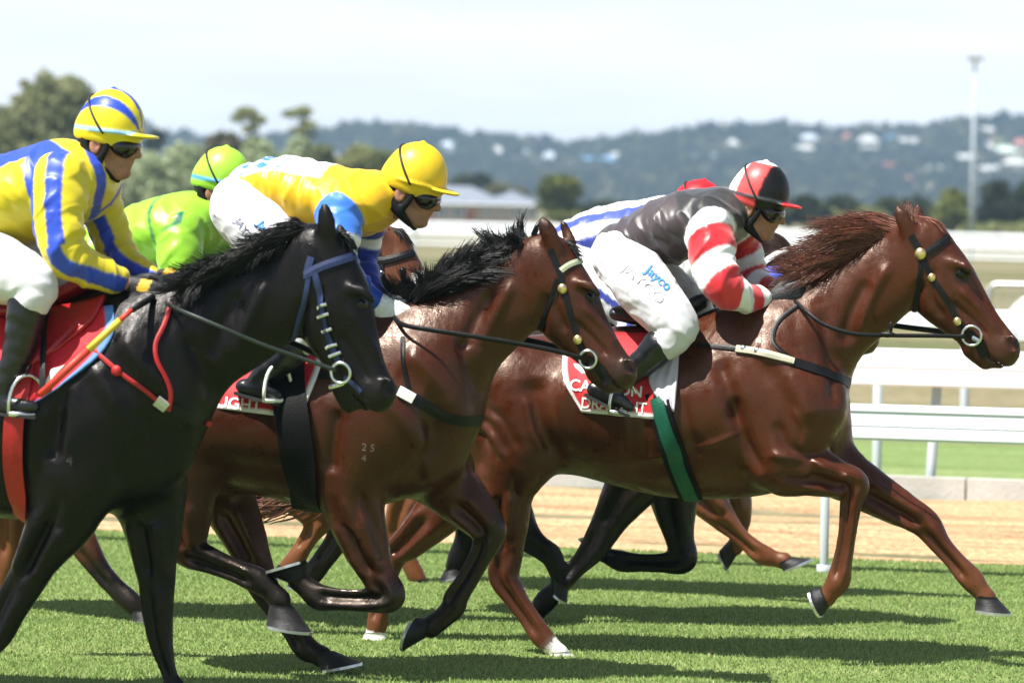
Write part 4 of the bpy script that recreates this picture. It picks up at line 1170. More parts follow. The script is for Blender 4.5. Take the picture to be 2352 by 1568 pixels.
def line3(H, pts, r, name, mt, parent, flat=2.6, seg=8):
    """a free-hanging strap or rein: (x, y, lat) points"""
    P = catmull(np.array([H['fr'].L(*p) for p in pts]), 6) if len(pts) > 2 else np.array([H['fr'].L(*p) for p in pts])
    mb = MB(); mb.tube(P, r * .42, seg, flat=flat, up=(0, 1, 0)); return mb.build(name, mt, parent, True)

def mapC(frd, chest, s, y0=475.0, yref=475.0):
    return lambda x, y: (chest + (x - 1943) * s, yref + (y - y0) * s)

CHESTNUT = (0.052, 0.0118, 0.0032); BAY = (0.041, 0.0092, 0.0026); BLACK = (0.0026, 0.0020, 0.0020)
DARKPT = (0.0034, 0.0028, 0.0027)

frC = Fr(1650, 16.1); frB = Fr(850, 15.2); frA = Fr(300, 14.25); frD = Fr(500, 17.15); frE = Fr(1500, 17.4); frH = Fr(1700, 18.6)

TORSO_C = [(1150, 792, 1062, .23), (1240, 768, 1085, .265), (1330, 755, 1092, .27), (1430, 748, 1118, .28), (1530, 742, 1140, .29),
           (1630, 720, 1146, .29), (1720, 694, 1142, .27), (1800, 694, 1125, .24), (1840, 745, 1085, .21)]

HC = build_horse(dict(tag='C', fr=frC, h=0.0088, coat=CHESTNUT, points=(0.03, 0.012, 0.008), muzzle_dark=0.35,
    label='chestnut racehorse with flying red mane, leading under the black-jacketed rider',
    torso=TORSO_C,
    neck=[(1745, 820, 135, 0, .8), (1840, 770, 118, 0, .64), (1925, 718, 108, 0, .52), (2000, 665, 97, 0, .47), (2060, 620, 88, 0, .46), (2103, 580, 76, 0, .5)],
    head=[(2118, 572, 70, 0, .6), (2160, 650, 82, 0, .56), (2203, 703, 69, 0, .52), (2243, 748, 56, 0, .54), (2278, 783, 48, 0, .6), (2300, 803, 44, 0, .68)],
    ears=[[(2092, 550, 26, -.055), (2077, 510, 24, -.065), (2058, 470, 6, -.06)], [(2122, 528, 24, .05), (2113, 498, 18, .06), (2106, 468, 6, .06)]],
    bumps=[([(2335.6, 801.3, 5.0, -0.040, 1), (2325.8, 802.7, 5.0, -0.040, 1), (2315.6, 795.5, 5.0, -0.040, 1), (2310.9, 783.9, 5.0, -0.040, 1), (2314.4, 774.7, 5.0, -0.040, 1), (2324.2, 773.3, 5.0, -0.040, 1), (2334.4, 780.5, 5.0, -0.040, 1), (2339.1, 792.1, 5.0, -0.040, 1), (2335.6, 801.3, 5.0, -0.040, 1)], .012, False), ([(2319, 781, 8, -.044, 1), (2329, 793, 11, -.038, 1)], .008, True), ([(2318, 782, 9, .050, 1), (2331, 796, 11, .044, 1)], .012, True),
           ([(2235, 800, 26, 0, .8), (2262, 829, 20, 0, .8)], .025, False), ([(2316, 846, 2.2, 0, 20), (2290, 830, 2.2, 0, 22), (2258, 804, 2, 0, 22)], .005, True), ([(2178, 602, 11, -.056, .8), (2204, 607, 12, -.058, .8), (2226, 622, 8, -.056, .8)], .02, False)],
    legs=[
        dict(lat=-.13, k=.07, tint2=(.115, .038, .014), n=[(1845, 930, 100, -.13, .7), (1800, 1050, 82, -.15, .8), (1855, 1075, 60, -.14), (1912, 1096, 43), (1962, 1112, 35), (1955, 1160, 25), (1946, 1230, 21), (1935, 1295, 23), (1926, 1332, 28), (1908, 1358, 22), (1897, 1372, 23)],
             hoof=[(1897, 1370), (1886, 1416), (1860, 1352)]),
        dict(lat=.13, k=.07, tint2=(.10, .034, .013), n=[(1860, 950, 95, .12, .7), (1895, 1050, 75, .14), (1985, 1118, 52), (2060, 1162, 41), (2124, 1200, 35), (2160, 1248, 25), (2195, 1288, 23), (2230, 1328, 28), (2253, 1356, 22), (2265, 1372, 24)],
             hoof=[(2266, 1368), (2324, 1409), (2238, 1399)]),
        dict(lat=-.15, k=.08, pale=True, white=8.5, tint2=(.085, .026, .009), n=[(1170, 900, 125, -.11, .85), (1185, 1020, 105, -.15, .75), (1160, 1120, 66), (1162, 1200, 51), (1165, 1270, 38), (1158, 1322, 36), (1185, 1372, 27), (1217, 1418, 24), (1246, 1462, 27), (1272, 1487, 21), (1285, 1500, 23)],
             hoof=[(1286, 1495), (1334, 1526), (1260, 1529)]),
        dict(lat=.13, k=.08, pale=True, white=8.3, tint2=(.125, .042, .016), n=[(1150, 930, 110, .11, .85), (1080, 1090, 82, .15, .75), (1000, 1185, 54), (940, 1245, 38), (905, 1275, 33), (890, 1325, 25), (877, 1380, 23), (867, 1430, 26), (863, 1447, 22), (861, 1456, 24)],
             hoof=[(861, 1450), (900, 1488), (824, 1489)])],
    eye=(2206, 630, 13), spots=[(2206, 632, 19, (.012, .007, .005)), (2331, 788, 10, (.004, .002, .002))],
    strokes=[([(1880, 700), (1900, 780), (1920, 860), (1925, 940)], 16, -.012), ([(1990, 640), (1950, 720), (1935, 800)], 18, -.010), ([(2040, 600), (1985, 690), (1960, 780)], 14, .008),
             ([(1735, 800), (1800, 830), (1850, 900), (1880, 980)], 26, .012), ([(1700, 900), (1720, 1000), (1760, 1090)], 16, -.013), ([(1660, 820), (1690, 900), (1705, 980)], 18, -.010),
             ([(1790, 960), (1830, 1030), (1900, 1060)], 15, -.008), ([(1720, 985), (1650, 1015), (1570, 1035), (1480, 1058)], 6, .004), ([(1830, 930), (1860, 990), (1850, 1040)], 6, .003), ([(1770, 1040), (1850, 1050), (1930, 1090)], 10, .007), ([(1800, 1092), (1870, 1105), (1940, 1125)], 8, -.009),
             ([(1640, 1000), (1560, 1060), (1440, 1085)], 22, -.006), ([(1580, 900), (1600, 980), (1610, 1050)], 12, -.004), ([(1540, 900), (1555, 980), (1560, 1050)], 12, .004), ([(1490, 900), (1500, 980), (1500, 1050)], 12, -.004), ([(1450, 900), (1455, 980), (1450, 1050)], 12, .004),
             ([(1240, 860), (1260, 960), (1300, 1060)], 30, -.014), ([(1330, 850), (1300, 940), (1320, 1040)], 26, .008), ([(1130, 900), (1120, 1000), (1110, 1090)], 20, -.010), ([(1100, 985), (1135, 1010), (1165, 1062)], 8, -.005), ([(1118, 955), (1158, 985), (1190, 1045)], 8, -.005), ([(1110, 970), (1148, 998), (1178, 1052)], 7, .003), ([(1140, 930), (1180, 965), (1212, 1030)], 9, -.005), ([(1225, 900), (1240, 980), (1262, 1040)], 9, .006), ([(1200, 1080), (1190, 1180), (1180, 1270)], 8, -.008), ([(1140, 1120), (1145, 1210), (1148, 1300)], 8, .006),
             ([(2140, 610), (2130, 680), (2160, 735)], 10, -.006), ([(2190, 660), (2240, 710), (2290, 770)], 7, .006), ([(2170, 690), (2215, 730), (2260, 775)], 8, -.006), ([(2200, 605), (2225, 625)], 8, .006), ([(2215, 640), (2265, 720), (2305, 775)], 9, -.004),
             ([(2110, 640), (2090, 700), (2090, 730)], 12, -.010), ([(1930, 1105), (1960, 1090), (1985, 1105)], 8, .006)]))

HB = build_horse(dict(tag='B', fr=frB, h=0.0088, coat=BAY, points=DARKPT, muzzle_dark=0.6,
    label='dark bay racehorse with black legs in the middle, ridden by the rider in yellow cap',
    torso=[(310, 810, 1090, .24), (420, 795, 1115, .265), (520, 792, 1122, .275), (620, 785, 1142, .285), (720, 768, 1162, .285), (800, 744, 1166, .275), (880, 730, 1160, .26),
           (960, 745, 1135, .23), (1000, 775, 1110, .20)],
    neck=[(890, 860, 140, 0, .78), (985, 805, 130, 0, .64), (1068, 757, 113, 0, .52), (1140, 706, 100, 0, .47), (1200, 656, 89, 0, .46), (1246, 616, 76, 0, .5)],
    head=[(1258, 612, 70, 0, .6), (1292, 690, 83, 0, .56), (1327, 745, 70, 0, .52), (1366, 795, 56, 0, .54), (1399, 835, 48, 0, .6), (1421, 856, 44, 0, .68)],
    ears=[[(1276, 570, 28, -.05), (1260, 535, 26, -.06), (1241, 497, 6, -.055)], [(1310, 558, 23, .05), (1300, 530, 16, .06), (1289, 502, 6, .06)]],
    bumps=[([(1455.2, 856.3, 5.0, -0.040, 1), (1445.4, 856.7, 5.0, -0.040, 1), (1435.9, 848.5, 5.0, -0.040, 1), (1432.4, 836.5, 5.0, -0.040, 1), (1436.8, 827.7, 5.0, -0.040, 1), (1446.6, 827.3, 5.0, -0.040, 1), (1456.1, 835.5, 5.0, -0.040, 1), (1459.6, 847.5, 5.0, -0.040, 1), (1455.2, 856.3, 5.0, -0.040, 1)], .012, False), ([(1441, 835, 8, -.044, 1), (1449, 847, 11, -.038, 1)], .008, True), ([(1330, 650, 11, -.056, .8), (1354, 657, 12, -.058, .8), (1374, 676, 8, -.056, .8)], .02, False),
           ([(1372, 856, 26, 0, .8), (1396, 884, 20, 0, .8)], .025, False), ([(1440, 897, 2.2, 0, 20), (1420, 884, 2.2, 0, 22), (1392, 860, 2, 0, 22)], .005, True)],
    legs=[
        dict(lat=-.13, k=.07, dark=4.2, n=[(850, 980, 105, -.13, .7), (800, 1085, 86, -.15, .8), (815, 1175, 66, -.14), (842, 1258, 51), (868, 1320, 40), (895, 1368, 37), (850, 1378, 28), (800, 1377, 25), (756, 1374, 28), (732, 1370, 31), (702, 1347, 25), (684, 1330, 26)],
             hoof=[(684, 1330), (612, 1316), (706, 1289)]),
        dict(lat=.13, k=.07, dark=3.2, n=[(900, 1000, 100, .12, .7), (985, 1070, 84, .14), (1060, 1145, 60), (1108, 1195, 44), (1127, 1222, 37), (1107, 1272, 27), (1078, 1325, 25), (1048, 1372, 28), (1042, 1392, 29), (1015, 1420, 25), (990, 1438, 27)],
             hoof=[(988, 1440), (926, 1494), (955, 1418)]),
        dict(lat=-.15, k=.08, dark=4.0, n=[(330, 930, 135, -.11, .85), (395, 1060, 108, -.15, .75), (420, 1150, 72), (428, 1215, 50), (432, 1262, 41), (482, 1285, 31), (540, 1309, 27), (592, 1332, 31), (624, 1358, 25), (642, 1378, 28)],
             hoof=[(645, 1382), (716, 1452), (612, 1434)]),
        dict(lat=.13, k=.08, dark=4.6, n=[(370, 950, 115, .11, .85), (470, 1080, 90, .15, .75), (527, 1160, 63), (565, 1240, 48), (590, 1300, 40), (602, 1338, 37), (640, 1402, 28), (675, 1448, 26), (703, 1488, 30), (728, 1500, 24), (738, 1506, 27)],
             hoof=[(742, 1498), (830, 1522), (738, 1540)])],
    eye=(1356, 682, 13), spots=[(1356, 684, 20, (.008, .005, .004)), (1453, 843, 10, (.003, .002, .002))],
    strokes=[([(1050, 770), (1075, 850), (1095, 930)], 16, -.010), ([(1120, 660), (1080, 740), (1060, 810)], 16, -.010), ([(1170, 640), (1120, 730), (1095, 800)], 14, .008), ([(930, 800), (990, 850), (1040, 930), (1060, 1000)], 26, .012),
             ([(800, 930), (790, 1010), (780, 1090)], 16, -.012), ([(1000, 950), (985, 1040), (940, 1110)], 16, -.010), ([(880, 900), (940, 960), (980, 1040)], 20, .008), ([(840, 1120), (865, 1210), (885, 1310)], 9, -.008), ([(800, 1130), (830, 1220), (855, 1300)], 9, .006),
             ([(700, 1090), (600, 1075), (500, 1060)], 22, -.006),
             ([(1270, 650), (1265, 710), (1290, 770)], 10, -.006), ([(1320, 700), (1365, 750), (1400, 800)], 7, .006), ([(1300, 735), (1340, 775), (1385, 825)], 8, -.006), ([(1345, 690), (1395, 765), (1430, 825)], 9, -.004), ([(1245, 670), (1228, 730), (1222, 770)], 12, -.010)]))

HA = build_horse(dict(tag='A', black=True, fr=frA, h=0.0095, xmin=-420, coat=BLACK, points=DARKPT, muzzle_dark=0.3,
    label='black racehorse in a navy bridle, nearest the camera, under the striped rider',
    torso=[(-380, 765, 1100, .25), (-260, 742, 1140, .28), (-150, 742, 1165, .29), (-40, 738, 1185, .30), (60, 722, 1192, .30), (160, 690, 1188, .285), (250, 668, 1178, .265),
           (330, 695, 1150, .23), (370, 730, 1125, .20)],
    neck=[(310, 830, 165, 0, .78), (420, 775, 150, 0, .64), (525, 732, 130, 0, .53), (608, 690, 113, 0, .48), (676, 642, 99, 0, .47), (720, 605, 84, 0, .5)],
    head=[(735, 595, 78, 0, .62), (757, 690, 98, 0, .56), (787, 765, 82, 0, .52), (820, 836, 64, 0, .54), (845, 880, 55, 0, .6), (862, 899, 50, 0, .68)],
    ears=[[(752, 556, 31, -.05), (750, 515, 28, -.06), (744, 462, 7, -.055)], [(790, 556, 24, .055), (785, 535, 18, .06), (776, 512, 7, .06)]],
    bumps=[([(900.8, 905.8, 6.0, -0.042, 1), (889.3, 906.2, 6.0, -0.042, 1), (878.2, 896.6, 6.0, -0.042, 1), (874.0, 882.4, 6.0, -0.042, 1), (879.2, 872.2, 6.0, -0.042, 1), (890.7, 871.8, 6.0, -0.042, 1), (901.8, 881.4, 6.0, -0.042, 1), (906.0, 895.6, 6.0, -0.042, 1), (900.8, 905.8, 6.0, -0.042, 1)], .012, False), ([(885, 881, 9, -.046, 1), (894, 894, 13, -.040, 1)], .008, True), ([(806, 662, 12, -.060, .8), (834, 669, 12, -.062, .8), (854, 690, 9, -.058, .8)], .02, False),
           ([(790, 890, 30, 0, .8), (802, 925, 24, 0, .8)], .025, False), ([(862, 948, 2.4, 0, 20), (842, 934, 2.4, 0, 22), (814, 904, 2.2, 0, 22)], .005, True)],
    legs=[
        dict(lat=-.14, k=.07, n=[(200, 980, 120, -.13, .7), (175, 1090, 105, -.15, .8), (145, 1185, 78, -.14), (102, 1255, 56), (62, 1330, 46), (22, 1400, 40), (-5, 1452, 38), (-45, 1505, 28), (-90, 1552, 25), (-130, 1590, 31), (-155, 1606, 26)],
             hoof=[(-155, 1602), (-140, 1640), (-205, 1612)]),
        dict(lat=.14, k=.07, n=[(300, 1000, 115, .12, .7), (335, 1110, 98, .14), (350, 1190, 72), (354, 1249, 57), (360, 1331, 45), (363, 1400, 37), (370, 1468, 29), (383, 1525, 21), (394, 1560, 20), (401, 1578, 26), (412, 1594, 22)],
             hoof=[(414, 1590), (452, 1614), (392, 1616)]),
        dict(lat=-.15, k=.08, n=[(-390, 920, 130, -.11, .85), (-380, 1040, 105, -.15, .75), (-420, 1150, 65), (-440, 1240, 46), (-452, 1315, 38), (-425, 1400, 28), (-400, 1480, 30), (-385, 1510, 26)], hoof=[(-384, 1512), (-340, 1555), (-410, 1560)]),
        dict(lat=.14, k=.08, n=[(-390, 920, 120, .11, .85), (-340, 1060, 95, .15, .75), (-330, 1150, 62), (-350, 1240, 45), (-365, 1310, 38), (-320, 1390, 28), (-290, 1470, 30), (-270, 1500, 26)], hoof=[(-268, 1502), (-220, 1540), (-295, 1548)])],
    eye=(834, 698, 15), spots=[(893, 892, 16, (.002, .0015, .0015))],
    strokes=[([(430, 760), (460, 850), (475, 930)], 18, -.012), ([(540, 660), (500, 750), (470, 830)], 18, -.010), ([(600, 640), (555, 740), (520, 830)], 16, .008), ([(280, 760), (340, 830), (400, 920), (420, 1000)], 30, .013),
             ([(180, 880), (160, 960), (140, 1060)], 18, -.013), ([(330, 930), (320, 1030), (270, 1120)], 18, -.010), ([(230, 830), (290, 920), (320, 1010)], 22, .009), ([(170, 1130), (120, 1230), (70, 1320)], 10, -.008), ([(130, 1150), (85, 1240), (40, 1330)], 10, .006),
             ([(120, 920), (110, 1000), (100, 1080)], 14, .006), ([(170, 940), (165, 1000), (160, 1060)], 14, -.006),
             ([(725, 650), (715, 730), (745, 810)], 12, -.007), ([(785, 710), (820, 780), (850, 840)], 8, .006), ([(760, 760), (795, 825), (830, 885)], 9, -.006), ([(690, 680), (665, 760), (655, 810)], 14, -.010)]))

def torso_from(chest, s, yref):
    return [(chest + (x - 1943) * s, yref + (a - 475) * s, yref + (b - 475) * s, w) for x, a, b, w in TORSO_C]

HD = build_horse(dict(tag='D', fr=frD, h=0.0125, coat=(0.085, 0.029, 0.012), points=DARKPT, muzzle_dark=0.8,
    label='bay racehorse with a white face star, behind the black horse under the lime rider',
    torso=torso_from(690, 0.94, 462),
    neck=[(520, 800, 120, 0, .8), (610, 760, 112, 0, .64), (700, 710, 100, 0, .52), (775, 665, 92, 0, .48), (835, 620, 82, 0, .48), (868, 590, 70, 0, .52)],
    head=[(885, 588, 66, 0, .66), (908, 648, 74, -.02, .62), (930, 705, 62, -.04, .58), (948, 755, 50, -.06, .58), (958, 800, 44, -.07, .65)],
    ears=[[(880, 558, 22, -.06), (872, 538, 19, -.07), (862, 516, 5, -.07)], [(908, 550, 20, .05), (902, 534, 15, .06), (898, 520, 5, .06)]],
    legs=[
        dict(lat=-.12, tint=(0.13, 0.045, 0.016), n=[(600, 940, 95, -.12, .7), (640, 1030, 80, -.14), (672, 1100, 60), (708, 1155, 44), (735, 1190, 33), (716, 1225, 23), (692, 1262, 22), (677, 1287, 25), (660, 1300, 20)], hoof=[(660, 1300), (618, 1322), (662, 1330)]),
        dict(lat=.12, dark=3, n=[(620, 940, 95, .12, .7), (680, 1030, 80, .14), (732, 1105, 58), (775, 1178, 42), (790, 1212, 34), (766, 1254, 27), (737, 1292, 26), (716, 1318, 27), (700, 1325, 24)], hoof=[(700, 1325), (660, 1345), (700, 1352)]),
        dict(lat=-.14, dark=4.5, n=[(-30, 900, 110, -.10, .85), (60, 1030, 90, -.14, .75), (125, 1120, 62), (160, 1190, 46), (188, 1240, 36), (225, 1300, 26), (262, 1345, 24), (300, 1382, 27), (322, 1400, 22)], hoof=[(322, 1398), (372, 1424), (305, 1428)]),
        dict(lat=.12, tint=(0.15, 0.052, 0.02), n=[(-60, 920, 105, .10, .85), (0, 1060, 82, .14, .75), (28, 1140, 58), (28, 1215, 44), (20, 1280, 35), (0, 1340, 25), (-20, 1390, 26), (-30, 1410, 22)], hoof=[(-30, 1412), (5, 1436), (-60, 1436)])],
    eye=(925, 622, 10), spots=[(957, 643, 17, (0.72, 0.70, 0.67))],
    strokes=[([(890, 640), (880, 690), (900, 740)], 9, -.006)]))

HE = build_horse(dict(tag='E', black=True, fr=frE, h=0.0125, coat=(0.016, 0.0065, 0.0035), points=DARKPT, muzzle_dark=0.8,
    label='dark bay racehorse in a white bridle, mostly hidden behind the leading chestnut',
    torso=torso_from(1730, 0.92, 478),
    neck=[(1500, 790, 110, 0, .8), (1570, 735, 98, 0, .64), (1640, 680, 86, 0, .54), (1700, 630, 76, 0, .5), (1745, 598, 64, 0, .52)],
    head=[(1768, 590, 56, 0, .68), (1790, 640, 62, -.02, .64), (1808, 690, 54, -.04, .6), (1820, 740, 44, -.06, .6), (1826, 780, 38, -.07, .66)],
    ears=[[(1742, 560, 18, -.06), (1736, 545, 16, -.07), (1730, 528, 5, -.07)], [(1768, 552, 17, .05), (1764, 542, 13, .06), (1760, 530, 5, .06)]],
    legs=[
        dict(lat=-.12, dark=2.2, n=[(1600, 930, 95, -.12, .7), (1530, 1030, 84, -.14), (1470, 1090, 66), (1428, 1150, 50), (1392, 1210, 39), (1363, 1260, 32), (1326, 1302, 23), (1287, 1345, 22), (1252, 1380, 27), (1238, 1400, 22)], hoof=[(1238, 1400), (1228, 1432), (1200, 1400)]),
        dict(lat=.12, dark=2.2, n=[(1610, 930, 95, .12, .7), (1565, 1030, 84, .14), (1545, 1110, 62), (1552, 1180, 45), (1562, 1240, 34), (1570, 1285, 32), (1522, 1292, 24), (1472, 1292, 22), (1428, 1288, 26), (1395, 1276, 20), (1378, 1266, 22)], hoof=[(1378, 1266), (1330, 1240), (1388, 1225)]),
        dict(lat=-.14, dark=2.5, n=[(1010, 900, 110, -.10, .85), (1080, 1030, 90, -.14, .75), (1140, 1110, 62), (1180, 1180, 44), (1212, 1232, 34), (1240, 1255, 27), (1266, 1275, 27), (1280, 1310, 22), (1288, 1335, 22)], hoof=[(1288, 1335), (1302, 1384), (1272, 1362)]),
        dict(lat=.12, dark=2.5, n=[(1000, 910, 105, .10, .85), (1040, 1050, 82, .14, .75), (1070, 1120, 58), (1080, 1180, 42), (1078, 1215, 34), (1068, 1245, 28), (1056, 1275, 28), (1046, 1300, 25)], hoof=[(1042, 1303), (1066, 1322), (1008, 1334)])],
    eye=(1800, 612, 9), spots=[]))

HH = build_horse(dict(tag='H', fr=frH, h=0.0140, coat=(0.12, 0.040, 0.015), points=(0.05, 0.02, 0.012), muzzle_dark=0.4,
    label='orange chestnut racehorse showing only lower legs beneath the leading horse',
    torso=torso_from(1800, 0.87, 480),
    neck=[(1600, 800, 105, 0, .8), (1700, 775, 92, 0, .62), (1790, 760, 78, 0, .5), (1840, 750, 66, 0, .5)],
    head=[(1855, 745, 55, 0, .62), (1910, 765, 58, 0, .56), (1950, 775, 46, 0, .54), (1985, 780, 36, 0, .65)],
    ears=[[(1840, 715, 16, -.06), (1830, 700, 13, -.07), (1820, 690, 5, -.07)], [(1850, 715, 16, .05), (1842, 702, 13, .06), (1834, 694, 5, .06)]],
    legs=[
        dict(lat=-.1, n=[(1640, 930, 85, -.12, .7), (1585, 1040, 74, -.13), (1595, 1095, 58), (1628, 1148, 43), (1657, 1185, 33), (1690, 1220, 22), (1722, 1250, 21), (1752, 1273, 25), (1785, 1284, 19), (1802, 1288, 22)], hoof=[(1803, 1286), (1866, 1283), (1800, 1312)]),
        dict(lat=.1, n=[(1650, 930, 85, .12, .7), (1630, 1040, 70, .13), (1660, 1100, 54), (1688, 1150, 38), (1698, 1185, 30), (1700, 1212, 21), (1694, 1240, 21), (1688, 1256, 22)], hoof=[(1684, 1256), (1672, 1308), (1652, 1264)]),
        dict(lat=-.12, n=[(1090, 920, 100, -.10, .85), (1150, 1040, 82, -.13, .75), (1150, 1120, 55), (1140, 1180, 40), (1130, 1230, 30), (1150, 1280, 22), (1165, 1315, 24), (1175, 1330, 20)], hoof=[(1176, 1330), (1206, 1350), (1160, 1352)]),
        dict(lat=.1, n=[(1080, 920, 100, .10, .85), (1010, 1050, 78, .13, .75), (955, 1120, 55), (925, 1185, 40), (915, 1228, 30), (932, 1272, 22), (950, 1310, 23), (962, 1332, 21)], hoof=[(962, 1330), (996, 1352), (950, 1354)])]))

# ------------------------------------------------------------------ riders
M_SKIN = mat('skin', (0.34, 0.165, 0.105), 0.5, 0.4, 0.22, 45, 0.3, 200)
def cloth_mat(name, rough=0.42, spec=0.45, bump=0.55, sheen=0.15, scale=9.0, stretch=(1, 1, 1)):
    mt = mat(name, (1, 1, 1), rough, spec, 0.06, 12, bump, scale, stretch, attr=True, sheen=sheen, bdist=0.03, detail=2)
    for n in mt.node_tree.nodes:
        if n.type == 'TEX_NOISE' and abs(n.inputs['Scale'].default_value - scale) < 1e-6:
            n.noise_type = 'RIDGED_MULTIFRACTAL'; n.inputs['Detail'].default_value = 2.0; n.inputs['Distortion'].default_value = 1.0
    return mt
M_SILK = cloth_mat('racing_silk', 0.42, 0.4, 0.35, 0.1, 4.5, (1, 1, .7))
M_SILK2 = cloth_mat('dark_satin', 0.40, 0.45, 0.45, 0.4, 5.0, (1.2, 1, .6))
M_BREECH = cloth_mat('white_breeches_cloth', 0.6, 0.35, 0.3, 0.2, 10.0)
M_CAP = mat('cap_cover', (1, 1, 1), 0.40, 0.35, 0.05, 20, 0.15, 30, attr=True)
M_GOGGLE = mat('goggle_lens', (0.008, 0.008, 0.009), 0.12, 0.6, 0.1, 20)
M_FOAM = mat('black_padding', (0.006, 0.006, 0.007), 0.6, 0.2, 0.2, 40)
M_STRAPG = mat('goggle_elastic', (0.02, 0.02, 0.022), 0.5, 0.4, 0.2, 40)
M_BOOT = mat('boot_leather', (0.006, 0.0065, 0.008), 0.28, 0.55, 0.3, 20, 0.25, 40)
M_SOLE = mat('boot_sole', (0.02, 0.02, 0.02), 0.6, 0.4, 0.2, 40)
M_GLOVE = mat('glove', (1, 1, 1), 0.55, 0.4, 0.15, 60, 0.3, 150, attr=True)
M_HAIR = mat('short_dark_hair', (0.02, 0.014, 0.010), 0.6, 0.4, 0.3, 80, 0.4, 200)

def rot_head(pitch, yaw, roll=0.0):
    cp, sp_ = math.cos(pitch), math.sin(pitch)
    Ry = np.array([[cp, 0, sp_], [0, 1, 0], [-sp_, 0, cp]])
    cy, sy = math.cos(yaw), math.sin(yaw)
    Rz = np.array([[cy, -sy, 0], [sy, cy, 0], [0, 0, 1]])
    return Rz @ Ry

def add_head(v, c, R, s=1.0):
    def P(p): return c + R @ (np.array(p, float) * s)
    def ch(pts, k):
        nd = np.array([list(P(p[:3])) + [p[3] * s, p[4] if len(p) > 4 else 1.0] for p in pts]); v.chain(nd, k, 3)
    def el(p, r, k, cut=False): v.ell(P(p), np.array(r) * s, k, R=R, cut=cut)
    el((-.012, 0, .035), (.098, .076, .085), .02)
    ch([(.025, 0, -.005, .062), (.045, 0, -.05, .048), (.060, 0, -.090, .028)], .025)
    for q in (-1, 1):
        ch([(-.012, q * .052, -.035, .020), (.02, q * .044, -.072, .019), (.058, q * .018, -.100, .017)], .022)
        el((.058, q * .043, -.022), (.026, .022, .018), .02)
        ch([(.078, q * .008, .028, .012), (.068, q * .048, .024, .013)], .015)
        el((.080, q * .028, .004), (.014, .016, .011), .012, True)
        el((.100, q * .013, -.034), (.012, .010, .009), .008)
    ch([(.086, 0, .014, .012), (.104, 0, -.012, .013), (.120, 0, -.030, .0135)], .008)
    ch([(.094, 0, -.040, .012), (.090, 0, -.052, .013)], .012)
    ch([(.072, -.024, -.058, .009), (.094, 0, -.056, .011), (.072, .024, -.058, .009)], .006)
    ch([(.069, -.021, -.073, .009), (.088, 0, -.073, .011), (.069, .021, -.073, .009)], .006)
    el((.076, 0, -.097), (.022, .020, .017), .012)
    for q in (-1, 1):
        el((-.006, q * .084, -.010), (.023, .012, .035), .008)
        el((.002, q * .094, -.008), (.010, .007, .019), .006, True)

def canon_mesh(build, lo, hi, h):
    v = Vol(lo, hi, h); build(v); V, F = v.mesh(); return relax(V, F, 1, 0.4), F

def hand_nodes(side):
    """five curled fingers; side -1: the thumb and curl of the hand nearer the camera"""
    q = -side
    out = [np.array([[0, 0, 0, .026, .8], [.035, -q * .002, .0, .036, .62], [.070, -q * .006, .0, .037, .5]])]
    for i, (z, ln) in enumerate([(.030, .92), (.010, 1.0), (-.011, .95), (-.030, .78)]):
        out.append(np.array([[.066, -q * .008, z, .0115, 1], [.066 + .036 * ln, -q * .004, z * 1.05, .0105, 1], [.074 + .040 * ln, q * .022, z, .0100, 1],
                             [.060 + .020 * ln, q * .038, z * .9, .0095, 1], [.052, q * .030, z * .85, .0085, 1]]))
    out.append(np.array([[.018, q * .012, .026, .014, 1], [.048, q * .020, .044, .0125, 1], [.078, q * .024, .042, .0105, 1], [.094, q * .022, .034, .0095, 1]]))
    return out

